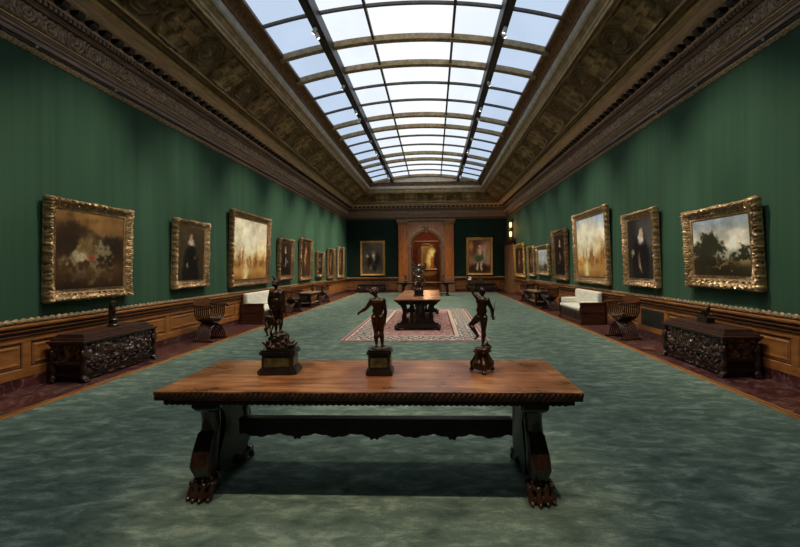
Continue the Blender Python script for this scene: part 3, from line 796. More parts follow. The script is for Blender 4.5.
        im = B(im, .5, .82, .05, .05, c(196, 160, 128), .5); im = B(im, .5, .88, .06, .03, c(60, 44, 34), .5)
        im = B(im, .4, .2, .045, .14, c(206, 188, 158), .5); im = B(im, .58, .2, .045, .14, c(206, 188, 158), .5)
    else:                                                  # lit_group
        im = np.ones(X.shape + (3,)) * np.array(c(130, 96, 44)); im = B(im, .25, .6, .2, .3, c(120, 104, 50), .8)
        im = B(im, .6, .72, .2, .2, c(255, 236, 160), .7); im = B(im, .4, .4, .16, .34, c(252, 232, 170), .6); im = B(im, .86, .4, .2, .4, c(30, 26, 22), .4); im = B(im, .58, .25, .1, .26, c(190, 96, 34), .6)
    im = im * (1 + .22 * F[..., None] + .10 * G[..., None])
    return np.clip(im, 0, 1)

def make_canvas(w, h, fw, kind, seed, parent, yy):
    nu = 110 if parent.location.y < 12 else 64; nv = int(nu * h / w)
    a, b_ = w - 2 * fw + .02, h - 2 * fw + .02
    im = paint(kind, nu, nv, seed)
    mb = MB(); mb.grid([(-a / 2 + a * i / (nu - 1), yy, fw - .01 + b_ * j / (nv - 1)) for i in range(nu) for j in range(nv)], nu, nv)
    o = mb.build('canvas', M['canvas'], parent, recalc=False)
    lin = np.where(im <= .04045, im / 12.92, ((im + .055) / 1.055) ** 2.4)
    ca = o.data.color_attributes.new('paint', 'FLOAT_COLOR', 'POINT')
    arr = np.ones((nu * nv, 4), np.float32); arr[:, :3] = lin.reshape(-1, 3)
    ca.data.foreach_set('color', arr.ravel())
    return o

def make_frame(w, h, fw, dep, parent, mat, seed, orn=1.0, step=.02):
    """carved moulding frame in local x (width), z (height), facing -y; back on y=0"""
    prof = [(0, 0), (0, .40), (.02, .62), (.06, .84), (.11, .95), (.17, 1.0), (.22, .99), (.28, .94), (.34, .86), (.40, .76), (.46, .67), (.52, .60), (.58, .56), (.64, .54), (.70, .50), (.76, .44), (.82, .40), (.88, .42), (.92, .45), (.95, .42), (1.0, .24)]
    mp = len(prof); P = []; Q = []; rows = 0
    sides = [((-1, 0), (1, 0)), ((1, 0), (1, 1)), ((1, 1), (-1, 1)), ((-1, 1), (-1, 0))]
    for (a, b_) in sides:
        L = w if a[1] == b_[1] else h
        n = max(12, int(L / step)); per = L / max(3, round(L / (fw * .8)))
        for i in range(n):
            t = i / n; s = t * L
            cd = min(s, L - s); mid = abs(s - L / 2)
            cor_b = math.exp(-(cd / (fw * .8)) ** 2); mid_b = math.exp(-(mid / (fw * .6)) ** 2)
            for (q, hh) in prof:
                ins = q * fw
                x0, x1 = (-w / 2 + ins), (w / 2 - ins); z0, z1 = ins, h - ins
                pa = (x0 if a[0] < 0 else x1, z0 if a[1] == 0 else z1); pb = (x0 if b_[0] < 0 else x1, z0 if b_[1] == 0 else z1)
                x = pa[0] + (pb[0] - pa[0]) * t; z = pa[1] + (pb[1] - pa[1]) * t
                d = dep * hh; rv = .55
                if .03 < q < .97:
                    # scrolling leaf sprays, each a curl, over a fine chased ground
                    ph = (s / per) % 1.0 - .5; vv = q - .34
                    r = math.hypot(ph * per / fw, vv * 1.2); th = math.atan2(vv, ph)
                    leaf = math.sin(r * 30 - th * 2)
                    nz = mnoise.noise(Vector((x * 34 + seed, z * 34, q * 4))) * .8; n2 = mnoise.noise(Vector((x * 80 + seed, z * 80, q * 9)))
                    if q < .68: c = .55 * leaf + .7 * nz + .5 * n2
                    else: c = .5 * math.sin(2 * PI * s / (fw * .16)) * (1 if .8 < q < .93 else .3) + .3 * nz
                    rv = min(1, max(0, .5 + .42 * c * min(1, orn + .25) + .12 * (cor_b + mid_b) + .1 * (hh - .6)))
                    d += dep * (.22 * orn * c * (.5 if q > .68 else 1) + .14 * orn * (cor_b + .6 * mid_b))
                if q < .2 and hh > 0:
                    k = orn * fw * (.05 * math.sin(2 * PI * s / per) + (.10 * cor_b + .07 * mid_b + .08 * mnoise.noise(Vector((s * 26, seed, 1))))) * (1 - q / .2)
                    if a[1] == b_[1]: z += -k if a[1] == 0 else k
                    else: x += k if a[0] > 0 else -k
                P.append((x, -d, z)); Q.append(rv)
            rows += 1
    mb = MB(); mb.grid(P, rows, mp, True)
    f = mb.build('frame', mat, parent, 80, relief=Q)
    sd = MB(); sd.box(-w / 2 + .004, w / 2 - .004, -dep * .38, 0, .004, h - .004)
    sd.build('backing', M['gilt_side'], f)
    ins = fw * .985; li = MB()
    for (x0, x1, z0, z1) in ((-w / 2 + ins - .02, w / 2 - ins + .02, ins - .02, ins + .012), (-w / 2 + ins - .02, w / 2 - ins + .02, h - ins - .012, h - ins + .02), (-w / 2 + ins - .02, -w / 2 + ins + .012, ins, h - ins), (w / 2 - ins - .012, w / 2 - ins + .02, ins, h - ins)):
        li.box(x0, x1, -dep * .46, -dep * .2, z0, z1, .004)
    li.build('inner_liner', M['gilt_liner'], f)
    return f

def painting(side, a0, a1, z0, z1, kind, seed, label, fw, mat='gilt', dep=.13, lean=2.0, orn=1.0, group=None):
    w = abs(a1 - a0); c = (a0 + a1) / 2; h = z1 - z0; off = .012
    loc, rz = {'L': ((-W + off, c, z0), PI / 2), 'R': ((W - off, c, z0), -PI / 2), 'F': ((c, YF - off, z0), 0), 'B': ((c, 38.88, z0), 0)}[side]
    t = thing('framed_painting', label, 'painting', loc, rz, group, math.radians(lean))
    make_frame(w, h, fw, dep, t, M[mat], seed * 3.1, orn, .011 if max(c, 0) < 12 or side == 'F' else .018)
    make_canvas(w, h, fw, kind, seed, t, -dep * .43)
    return t

painting('L', 6.12, 7.87, 1.17, 2.75, 'brown_hills', 11, 'wide gilt framed brown picture hanging above the carved chest on the left wall', .165, lean=1.6)
painting('L', 9.24, 10.64, 1.21, 2.78, 'portrait', 4, 'gilt framed portrait of a figure in black with white ruff above the left folding chair', .165)
painting('L', 11.88, 14.68, 1.12, 3.33, 'harbour', 21, 'large gilt framed golden hazy harbour picture above the left white-cushioned settee', .20, 'gilt_dark')
painting('L', 15.66, 17.22, 1.19, 2.77, 'portrait', 5, 'dark portrait with white collar next beyond the golden harbour picture on the left wall', .18, 'gilt_dark')
painting('L', 18.2, 19.9, 1.10, 2.93, 'warm_figure', 6, 'tall warm brown figure picture, fifth frame along the left wall', .18, 'gilt_dark')
painting('L', 20.86, 22.05, 1.18, 2.42, 'portrait', 9, 'smallest gilt framed picture on the left wall, lowest at its top edge', .165, 'gilt_dark')
painting('L', 23.0, 24.54, 1.05, 2.70, 'warm_figure', 10, 'dark brown framed picture second from the far corner on the left wall', .18, 'gilt_dark')
painting('L', 25.46, 27.1, 1.02, 2.90, 'warm_figure', 13, 'framed picture nearest the far left corner of the gallery', .18, 'gilt')
painting('R', 6.44, 8.25, 1.25, 2.62, 'trees', 31, 'gilt framed landscape of dark trees and clouds above the carved chest on the right wall', .20, lean=3.2)
painting('R', 9.33, 10.87, 1.15, 2.88, 'dark_portrait', 32, 'gilt framed dark portrait with pale head above the right folding chair', .18, 'gilt')
painting('R', 11.87, 14.6, 1.10, 3.30, 'harbour_blue', 33, 'large gilt framed harbour picture with blue sky above the right white-cushioned settee', .20, 'gilt')
painting('R', 15.5, 17.2, 1.11, 2.99, 'portrait', 37, 'dark portrait in a brown gilt frame beyond the blue-sky harbour picture on the right wall', .19, 'gilt_dark')
painting('R', 17.91, 19.88, 1.24, 2.53, 'pale_view', 35, 'small pale sky-coloured view in a gilt frame on the right wall', .19, 'gilt')
painting('R', 20.47, 21.8, 1.14, 2.59, 'warm_figure', 36, 'narrow gilt framed picture right of the pale view, second from the wall lamp', .17, 'gilt')
painting('R', 22.65, 25.2, 1.03, 2.85, 'warm_figure', 39, 'bright gilt framed picture nearest the wall lamp at the far right', .22, 'gilt_bright')
painting('F', -4.41, -2.75, 1.07, 3.39, 'work_scene', 40, 'gold framed dark picture of workers on the far wall left of the arched doorway', .16, 'gilt_bright', .10, .8, .5)
painting('F', 2.66, 4.40, 1.05, 3.53, 'green_costume', 41, 'gold framed standing figure in green on the far wall right of the arched doorway', .165, 'gilt_bright', .10, .8, .12)
painting('B', -.62, 1.12, 1.35, 3.50, 'lit_group', 42, 'brightly lit gold and white picture seen through the arched doorway', .14, 'gilt_bright', .10, .5, .3)

# ------------------------------------------------------------------ long walnut table in the foreground
def paw(mb, x, y, ang, s=1.0):
    """lion paw pointing along ang (radians from +x), base on z=0"""
    d = Vector((math.cos(ang), math.sin(ang), 0)); q = Vector((-d.y, d.x, 0)); o = Vector((x, y, 0))
    mb.ell(o + Vector((0, 0, .055 * s)) - d * .01 * s, (.06 * s, .06 * s, .055 * s))
    for k, wv in enumerate((-1.5, -.5, .5, 1.5)):
        f = .062 if abs(wv) < 1 else .048
        b = o + q * wv * .036 * s
        mb.cap(b + d * .0 * s + Vector((0, 0, .085 * s)), b + d * (f - .015) * s + Vector((0, 0, .070 * s)), .016 * s, .0165 * s)
        mb.ell(b + d * (f - .006) * s + Vector((0, 0, .070 * s)), (.0185 * s, .0195 * s, .020 * s))
        mb.cap(b + d * (f + .002) * s + Vector((0, 0, .050 * s)), b + d * (f + .014) * s + Vector((0, 0, .022 * s)), .0155 * s, .0185 * s)
        mb.ell(b + d * (f + .034) * s + Vector((0, 0, .012 * s)), (.010 * s, .010 * s, .011 * s))
ft = thing('long_table', 'long carved walnut table with lion-paw feet in the foreground holding three bronzes', 'table', (0, 3.335, 0))
TL, TD, TZ = 1.445, .485, .816
tp = MB()
tp.box(-TL + .10, TL - .10, -TD + .10, TD - .10, TZ - .012, TZ, .002)
for k in range(-1, 2, 2):
    tp.box(-TL, TL, min(k * TD, k * (TD - .099)), max(k * TD, k * (TD - .099)), TZ - .012, TZ + .0005, .003)
    tp.box(min(k * TL, k * (TL - .099)), max(k * TL, k * (TL - .099)), -TD + .1, TD - .1, TZ - .012, TZ + .0005, .003)
tp.build('tabletop', M['top'], ft)
eb = MB()                                                 # carved leaf edge
eb.box(-TL + .004, TL - .004, -TD + .004, TD - .004, TZ - .062, TZ - .011)
for k in range(int(2 * TL / .036)):
    x = -TL + .02 + k * .036
    for sy in (-1, 1): eb.ell((x, sy * (TD - .001), TZ - .030), (.012, .0045, .022), Matrix.Rotation(.7, 3, 'Y'), 8)
for k in range(int(2 * TD / .036)):
    y = -TD + .02 + k * .036
    for sx in (-1, 1): eb.ell((sx * (TL - .001), y, TZ - .030), (.0045, .012, .022), Matrix.Rotation(.7, 3, 'X'), 8)
eb.build('carved_edge', M['top_edge'], ft, 60)
ap = MB(); ap.box(-TL + .045, TL - .045, -TD + .04, TD - .04, TZ - .10, TZ - .062, .004)
for k in range(int((2 * TL - .1) / .04)):
    x = -TL + .065 + k * .04
    for sy in (-1, 1): ap.ell((x, sy * (TD - .05), TZ - .10), (.017, .012, .007), None, 8)
ap.build('apron', M['walnut'], ft, 60)
def trestle(sx):
    x0 = sx * 1.165
    b = MB()
    # lyre-shaped board: outline in (y, z)
    half = [(.30, .715), (.30, .66), (.25, .64), (.17, .58), (.14, .5), (.17, .40), (.235, .30), (.255, .22), (.22, .15), (.12, .12), (.06, .16), (0, .18)]
    pts = half + [(-y, z) for y, z in half[::-1][1:]]
    b.prism(pts, 'x', x0 - .055, x0 + .055)
    b.box(x0 - .09, x0 + .09, -.36, .36, .655, .72, .01)
    T = b.build('trestle', M['walnut'], ft)
    for sy in (-1, 1):
        s = MB(); xo = x0 + sx * .0
        s.chain([(xo, sy * .27, .66), (xo, sy * .25, .56), (xo + sx * .01, sy * .25, .44), (xo + sx * .025, sy * .275, .32), (xo + sx * .03, sy * .285, .24), (xo + sx * .025, sy * .275, .17), (xo + sx * .025, sy * .275, .10)],
                [.07, .064, .066, .08, .086, .066, .055])
        s.cap((xo - .06, sy * .31, .665), (xo + .06, sy * .31, .665), .042, .042)
        for kk in (-1, 0, 1): s.chain([(xo + kk * .042 + sx * .012, sy * .308, .46), (xo + kk * .045 + sx * .025, sy * .348, .33), (xo + kk * .045 + sx * .03, sy * .362, .25), (xo + kk * .038 + sx * .025, sy * .335, .17)], [.018, .024, .027, .018])
        s.remesh('scroll_leg', M['paw'], T, .009, 1)
        p = MB(); paw(p, xo + sx * .03, sy * .255, math.atan2(sy, sx * .12), 1.42); p.cap((xo + sx * .028, sy * .27, .10), (xo + sx * .026, sy * .275, .17), .06, .054)
        p.remesh('paw_foot', M['paw'], T, .0045, 1)
for sx in (-1, 1): trestle(sx)
st = MB(); top_z, pts = .475, []
for i in range(161):
    x = -1.06 + 2.12 * i / 160
    c = abs(((x + 3) / .6) % 1.0 - .5) * 2               # 1 at the pendants
    z = .350 - .012 * math.cos(c * PI * 2) - .009 * abs(math.sin(x * 34))
    if c > .90: z = .326 - .014 * abs(math.sin((x + 3) / .6 * PI * 2 * 5))
    pts.append((x, z))
st.prism(pts + [(1.06, top_z), (-1.06, top_z)], 'y', -.03, .03)
st.box(-1.06, 1.06, -.045, .045, top_z - .018, top_z + .004, .004)
st.build('stretcher', M['walnut'], ft)

# ------------------------------------------------------------------ bronzes
def figure(mb, J, u, hair=None, female=False, helmet=False):
    """one continuous body from joints J (local metres); u = body height in metres"""
    V = lambda k: Vector(J[k])
    H = lambda a: a * u
    hd, nk = V('head'), V('neck'); sl, sr = V('shL'), V('shR'); hl, hr = V('hipL'), V('hipR')
    ch = V('chest'); wa = V('waist'); pe = (hl + hr) / 2
    fw = V('fwd') if 'fwd' in J else Vector((0, 1, 0)); fw.normalize()
    sidev = (sr - sl).normalized()
    # head
    ld = V('look') if 'look' in J else fw; ld = ld.normalized()
    up = (hd - nk).normalized()
    mb.ell(hd + up * H(.012), (H(.058), H(.064), H(.067)))
    mb.cap(hd + ld * H(.022) - up * H(.02), hd + ld * H(.028) - up * H(.045), H(.034), H(.022))
    mb.cap(hd + ld * H(.055) + up * H(.012), hd + ld * H(.068) - up * H(.012), H(.008), H(.011), 8)
    ear = ld.cross(up).normalized()
    for k in (-1, 1): mb.ell(hd + ear * k * H(.054), (H(.012), H(.016), H(.02)), None, 8)
    if hair:
        for i in range(26):
            a = i * 2.4; z = 1 - (i + .5) / 26 * 1.25
            r = math.sqrt(max(0, 1 - z * z)); p = Vector((r * math.cos(a), r * math.sin(a), z))
            if p.dot(ld) > .55 and z < .5: continue
            mb.ell(hd + up * H(.016) + p * H(.066), (H(.020), H(.020), H(.017)), None, 6)
    mb.cap(nk - up * H(.02), hd - up * H(.03), H(.031), H(.028))
    # torso
    mb.cap(ch + (sl - ch) * .45, ch + (sr - ch) * .45, H(.076), H(.076)); mb.cap(wa + sidev * H(.03), wa - sidev * H(.03), H(.062), H(.062))
    mb.cap(nk - up * H(.035), ch, H(.042), H(.078)); mb.cap(ch, wa, H(.086), H(.072)); mb.cap(wa, pe + Vector((0, 0, H(.02))), H(.072), H(.08))
    for a in (sl, sr): mb.cap(nk - up * H(.02), a, H(.026), H(.034)); mb.cap(ch * .5 + a * .5 - Vector((0, 0, H(.03))), a, H(.05), H(.037))
    for a in (sl, sr):                                     # shoulder blades and breast
        p = ch * .55 + a * .45
        mb.ell(p - fw * H(.045), (H(.04), H(.025), H(.055))); mb.ell(p + fw * H(.045) - Vector((0, 0, H(.01))), (H(.045), H(.028), H(.04)))
    mb.cap(hl, hr, H(.064), H(.064))
    for a in (hl, hr): mb.ell(a - fw * H(.042) + Vector((0, 0, -H(.012))), (H(.052), H(.046), H(.054)))
    for s_ in 'LR':
        h_, k_, a_, t_ = V('hip' + s_), V('kn' + s_), V('an' + s_), V('to' + s_)
        mb.cap(h_, h_.lerp(k_, .45), H(.068), H(.058)); mb.cap(h_.lerp(k_, .45), k_, H(.058), H(.040))
        mb.ell(k_ + fw * H(.008), (H(.038), H(.038), H(.036)))
        back = -(fw)
        mb.cap(k_, k_.lerp(a_, .35) + back * H(.014), H(.036), H(.044)); mb.cap(k_.lerp(a_, .35) + back * H(.014), a_, H(.043), H(.022))
        d = (t_ - a_); heel = a_ - d.normalized() * H(.022) + (t_ - a_) * .0
        hz = Vector((heel.x, heel.y, heel.z - H(.022)))
        mb.cap(hz, a_, H(.021), H(.023)); mb.cap(a_ - Vector((0, 0, H(.012))), t_, H(.024), H(.015)); 
        sd = d.cross(Vector((0, 0, 1)));
        sd = sd.normalized() if sd.length > 1e-5 else Vector((1, 0, 0))
        for k in range(-2, 3): mb.cap(t_ + sd * k * H(.008) - d.normalized() * H(.02), t_ + sd * k * H(.0095) + d.normalized() * H(.012), H(.008), H(.0065), 6)
        sh, el, ha = V('sh' + s_), V('el' + s_), V('ha' + s_)
        mb.ell(sh, (H(.046), H(.046), H(.05)))
        mb.cap(sh, sh.lerp(el, .5), H(.040), H(.038)); mb.cap(sh.lerp(el, .5), el, H(.038), H(.028))
        mb.cap(el, el.lerp(ha, .3), H(.028), H(.033)); mb.cap(el.lerp(ha, .3), ha, H(.033), H(.020))
        fa = (ha - el).normalized(); pl = sidev if abs(fa.dot(sidev)) < .8 else Vector((0, 0, 1)); pl = (pl - fa * pl.dot(fa)).normalized(); pn = fa.cross(pl)
        mb.cap(ha, ha + fa * H(.032), H(.018), H(.022))
        grip = J.get('grip' + s_, .35)
        for k, ln in ((-1.5, .03), (-.5, .038), (.5, .036), (1.5, .028)):
            b = ha + fa * H(.045) + pn * k * H(.0115)
            m_ = b + fa * H(ln * .6) * (1 - grip * .5) + pl * H(ln * .5) * grip
            mb.cap(b, m_, H(.0075), H(.007), 6); mb.cap(m_, m_ + fa * H(ln * .5) * (1 - 1.5 * grip) + pl * H(ln * .7) * grip, H(.007), H(.006), 6)
        b = ha + fa * H(.015) + pn * H(.018); mb.cap(b, b + fa * H(.03) + pn * H(.012) + pl * H(.012), H(.0085), H(.007), 6)

def plinth(t, w, d, h, mat_body, inlay=None, chamf=.25, z0=0.0, name='plinth'):
    """stepped moulded pedestal with clipped corners"""
    def oct_(mb, hx, hy, z, zz):
        c = min(hx, hy) * chamf
        q = [(hx, -hy + c), (hx, hy - c), (hx - c, hy), (-hx + c, hy), (-hx, hy - c), (-hx, -hy + c), (-hx + c, -hy), (hx - c, -hy)]
        mb.prism(q, 'z', z, zz)
    b = MB(); hw, hd = w / 2, d / 2
    for k, (f, a, c) in enumerate(((1, 0, .13), (.97, .13, .19), (.90, .19, .26), (.80, .26, .76), (.85, .76, .82), (.92, .82, .92), (.86, .92, 1.0))):
        oct_(b, hw * f, hd * f, z0 + a * h, z0 + c * h + .0005)
    o = b.build(name, mat_body, t)
    if inlay:
        m = MB(); e = .003
        m.box(-hw * .62, hw * .62, -hd * .8 - e, hd * .8 + e, z0 + .32 * h, z0 + .70 * h); m.box(-hw * .8 - e, hw * .8 + e, -hd * .6, hd * .6, z0 + .32 * h, z0 + .70 * h)
        m.build('marble_inlay', inlay, o)
    return o

TOPZ = TZ + .001
# (b) youth with outstretched arm, seen from behind
sb_ = thing('bronze_statuette', 'bronze nude youth seen from behind with one arm held out, middle of three', 'statuette', (.043, 3.36, TOPZ), 0, 'bronze statuettes on the long table')
plinth(sb_, .205, .205, .195, M['ebony'], M['verde'])
u = .475; zb = .195
def K(x, z, y=0): return (x * u - .016, y * u, zb + z * u)
J = dict(head=K(-.045, .915, .015), neck=K(-.018, .835, .0), shL=K(-.095, .785), shR=K(.095, .785), chest=K(-.002, .73, .01), waist=K(.002, .625, .01), hipL=K(-.048, .51), hipR=K(.058, .515), knL=K(-.03, .27, .02), anL=K(-.018, .055, -.02), toL=K(-.03, .022, .07),
         knR=K(.06, .275, .03), anR=K(.075, .055, 0), toR=K(.10, .022, .085), elL=K(-.195, .655, .05), haL=K(-.31, .585, .11), elR=K(.135, .62, -.02), haR=K(.12, .455, .03), fwd=(0, 1, 0), look=(-.45, 1, 0))
m_ = MB(); figure(m_, J, u, hair=True); m_.lathe([(.075, 0), (.078, .006), (.07, .012)], 0.008, 0, zb - .001, 16)
m_.remesh('figure', M['bronze_warm'], sb_, .0036, 2)

# (c) striding swordsman with one leg and one arm raised
sc_ = thing('bronze_statuette', 'bronze figure on one leg with raised arm and sword, rightmost of three', 'statuette', (.838, 3.40, TOPZ), 0, 'bronze statuettes on the long table')
u = .475; zb = .192
def K(x, z, y=0): return (x * u + .012, y * u, zb + z * u)
J = dict(head=K(.005, .915, .02), neck=K(.005, .84), shL=K(-.07, .815), shR=K(.085, .775), chest=K(-.005, .74, .01), waist=K(-.012, .615), hipL=K(-.06, .50, .01), hipR=K(.025, .495), knL=K(-.19, .37, .06), anL=K(-.085, .205, -.03), toL=K(-.12, .135, .035),
         knR=K(.02, .28, .02), anR=K(.004, .06, 0), toR=K(.0, .022, .09), elL=K(-.145, .90, .03), haL=K(-.168, .995, .045), elR=K(.155, .635, -.02), haR=K(.178, .51, .05), gripL=.5, gripR=.8, fwd=(-.15, 1, 0), look=(-.5, 1, .1))
m_ = MB(); figure(m_, J, u, hair=False); 
m_.remesh('figure', M['bronze'], sc_, .0036, 2)
q = MB(); c0 = Vector(K(-.188, 1.055, .05)); q.ell(c0, (.022, .024, .03)); q.ell(c0 + Vector((-.006, 0, .022)), (.024, .024, .022)); q.cap(c0 + Vector((.01, 0, -.02)), c0 + Vector((.012, 0, -.04)), .014, .01)
for k in range(5): q.cap(c0 + Vector((.006 * k - .012, .012, .035)), c0 + Vector((.012 * k - .03, .01, .06)), .007, .003, 6)
q.remesh('held_trophy', M['silver'], sc_, .004, 1)
q = MB(); a = Vector(K(.178, .475, .06)); b_ = Vector(K(.228, .76, .10)); d = (b_ - a)
q.tube([a - d * .08, a + d * .12], .006, 8); q.tube([a + d * .10 + Vector((-.02, 0, .004)), a + d * .10 + Vector((.02, 0, -.004))], .004, 6); q.tube([a + d * .1, a + d * .7, b_], [.008, .007, .002], 6, .5)
q.build('sword', M['bronze'], sc_, 40)
q = MB(); q.chain([K(.06, .0, .0), K(.065, .05, 0), K(.085, .09, .01)], [.018, .016, .006]); q.ell(K(.09, .03, .02), (.02, .016, .014)); q.ell(K(.02, .0, .02), (.07, .06, .012))
q.remesh('ground_trophy', M['bronze'], sc_, .004, 1)
b = MB()
b.lathe([(.06, .205), (.062, .213)], n=24); b.lathe([(.07, .03), (.082, .06), (.075, .09), (.055, .12), (.05, .16), (.055, .2)], n=20)
b.lathe([(.05, .03), (.075, .045), (.08, .065), (.066, .09), (.05, .115), (.042, .14), (.042, .165), (.054, .18), (.058, .19), (.066, .195), (.066, .206)], n=24)
for k in range(3):
    a = PI / 2 + k * 2 * PI / 3 + PI; dx, dy = math.cos(a), math.sin(a)
    b.chain([(dx * .045, dy * .045, .165), (dx * .06, dy * .06, .12), (dx * .085, dy * .085, .07), (dx * .09, dy * .09, .03)], [.012, .018, .024, .014])
    b.ell((dx * .095, dy * .095, .016), (.02, .02, .016)); b.ell((dx * .07, dy * .07, .175), (.014, .014, .012))
    b.ell((-dx * .065, -dy * .065, .07), (.02, .02, .03))
b.xform(Matrix.Translation((.010, 0, 0)) @ Matrix.Diagonal((1, 1, .90, 1)))
b.remesh('tripod_pedestal', M['bronze_warm'], sc_, .0045, 2)

# (a) helmeted figure with a smaller companion on rocks
sa_ = thing('bronze_statuette', 'bronze helmeted figure with crouching companion on rocks, leftmost of the three statuettes', 'statuette', (-.765, 3.40, TOPZ), .06, 'bronze statuettes on the long table')
plinth(sa_, .305, .24, .19, M['ebony'], M['verde'], .26)
u = .435; zb = .305
def K(x, z, y=0): return (x * u - .018, y * u, zb + z * u)
J = dict(head=K(-.03, .90, .01), neck=K(-.01, .825), shL=K(-.108, .775), shR=K(.092, .775), chest=K(-.008, .72), waist=K(-.008, .61), hipL=K(-.06, .50), hipR=K(.05, .50), knL=K(-.03, .27, .04), anL=K(-.03, .06, 0), toL=K(-.05, .03, .08),
         knR=K(.062, .27, .02), anR=K(.055, .06, -.02), toR=K(.075, .03, .06), elL=K(-.145, .61, -.03), haL=K(-.125, .46, .0), elR=K(.125, .60, -.05), haR=K(.125, .44, .02), fwd=(0, 1, 0), look=(-.6, 1, -.2))
m_ = MB(); figure(m_, J, u)
for x in (-.09, -.045, .0, .045, .085): m_.cap(K(x * .9, .56, -.05), K(x * 1.15, .47, -.045), .014, .010, 8)     # tunic lappets
m_.cap(K(-.08, .70, -.06), K(.05, .76, -.07), .012, .012); m_.cap(K(-.045, .60, -.02), K(.03, .60, -.02), .034, .034); m_.chain([K(.08, .74, -.07), K(.09, .6, -.09), K(.085, .46, -.08)], [.016, .022, .012]); 
m_.remesh('figure', M['bronze'], sa_, .0036, 1)
q = MB(); hc = Vector(K(-.03, .915, .01)); q.ell(hc + Vector((0, 0, .008)), (.033, .034, .026)); q.ell(hc + Vector((-.002, 0, .002)), (.042, .044, .007), Matrix.Rotation(.35, 3, 'Y'))
q.chain([hc + Vector((.012, -.0, .032)), hc + Vector((-.01, .005, .046)), hc + Vector((-.032, .01, .064))], [.012, .012, .004])
q.remesh('helmet', M['bronze'], sa_, .0035, 1)
def K2(x, z, y=0): return (x * .435 - .018, y * .435 - .02, .305 + z * .435)
J2 = dict(head=K2(-.115, .405, 0), neck=K2(-.12, .35), shL=K2(-.185, .32), shR=K2(-.06, .32), chest=K2(-.12, .285), waist=K2(-.12, .215), hipL=K2(-.15, .15), hipR=K2(-.09, .15), knL=K2(-.19, .10, -.07), anL=K2(-.16, -.01, -.02), toL=K2(-.20, -.03, -.05),
          knR=K2(-.09, .06, -.08), anR=K2(-.10, -.03, -.02), toR=K2(-.13, -.05, -.06), elL=K2(-.205, .23, -.03), haL=K2(-.18, .15, -.07), elR=K2(-.04, .24, -.04), haR=K2(-.05, .16, -.06), fwd=(0, -1, 0), look=(-.3, -1, .1))
m_ = MB(); figure(m_, J2, .27, hair=True); m_.remesh('companion', M['bronze'], sa_, .0034, 1)
b = MB(); rr = random.Random(3)
for i in range(60):
    a = rr.random() * 2 * PI; zz = rr.random() * 1.1; r = (.125 - .06 * zz) * (.55 + .45 * rr.random())
    b.ell((r * math.cos(a) - .005, r * math.sin(a) * .8, .195 + .10 * zz), (.022 + .012 * rr.random(), .012, .012 + .012 * rr.random()), Matrix.Rotation(rr.random() * 3, 3, 'Z') @ Matrix.Rotation(rr.random() * 2, 3, 'X'), 8)
for i in range(11):
    a = i * 2 * PI / 11 + rr.random() * .4; q_ = .9 + .3 * rr.random(); b.cap((.09 * math.cos(a), .07 * math.sin(a), .20 + .02 * rr.random()), (.125 * q_ * math.cos(a), .095 * q_ * math.sin(a), .215 + .04 * rr.random()), .018, .006, 8)
b.lathe([(.10, .188), (.10, .20), (.075, .25), (.062, .30), (.05, .316)], n=16)
b.remesh('rock_base', M['bronze'], sa_, .0045, 1, .2)

# ------------------------------------------------------------------ rug and long centre table
rg = MB(); rg.box(-1.66, 1.66, -3.6, 3.6, .001, .012)
ro = rg.build('oriental_rug', M['rug']); ro.location = (.03, 13.1, 0)
tag(ro, 'large rose and navy oriental rug lying under the centre table', 'rug')

ct = thing('centre_table', 'long dark carved refectory table standing end-on in the middle of the rug', 'table', (.05, 13.05, .012))
CL = 2.12
b = MB(); b.box(-.60, .60, -CL, CL, .775, .805, .006); b.build('tabletop', M['top'], ct)
b = MB(); b.box(-.58, .58, -CL + .02, CL - .02, .745, .775, .008).box(-.54, .54, -CL + .06, CL - .06, .715, .745, .008).box(-.50, .50, -CL + .1, CL - .1, .66, .715, .004); b.build('apron', M['walnut'], ct)
for sy in (-1, 1):
    y = sy * (CL - .22)
    b = MB(); b.box(-.60, .60, y - .13, y + .13, .05, .13, .015).box(-.54, .54, y - .10, y + .10, .13, .18, .015)
    for sx in (-1, 1): b.cap((sx * .54, y - .12, .06), (sx * .54, y + .12, .06), .06, .06, 14)
    f = b.build('sled_foot', M['walnut'], ct, 40)
    for sx in (-1, 1):
        b = MB()
        out = [(.46, .18), (.40, .26), (.41, .34), (.38, .46), (.40, .56), (.46, .66), (.30, .66), (.27, .58), (.30, .46), (.29, .34), (.24, .24), (.26, .18)]
        b.prism([(sx * a, z) for a, z in out], 'y', y - .07, y + .07)
        o = b.build('scroll_upright', M['walnut'], ct)
    b = MB()
    b.lathe([(.07, .18), (.07, .22), (.045, .25), (.06, .32), (.07, .40), (.06, .48), (.045, .56), (.07, .60), (.07, .66)], 0, y, 0, 14)
    for sx in (-1, 1): b.lathe([(.04, .18), (.03, .24), (.045, .34), (.035, .5), (.03, .56), (.045, .62), (.045, .66)], sx * .155, y, 0, 12)
    b.build('baluster', M['walnut'], ct, 50)
b = MB(); b.box(-.05, .05, -CL + .25, CL - .25, .20, .30, .01).box(-.09, .09, -CL + .25, CL - .25, .29, .32, .008)
for k in range(7): b.lathe([(.05, .32), (.04, .36), (.055, .44), (.04, .54), (.05, .60), (.05, .66)], 0, -CL + .7 + k * .47, 0, 12)
b.build('stretcher', M['walnut'], ct, 50)

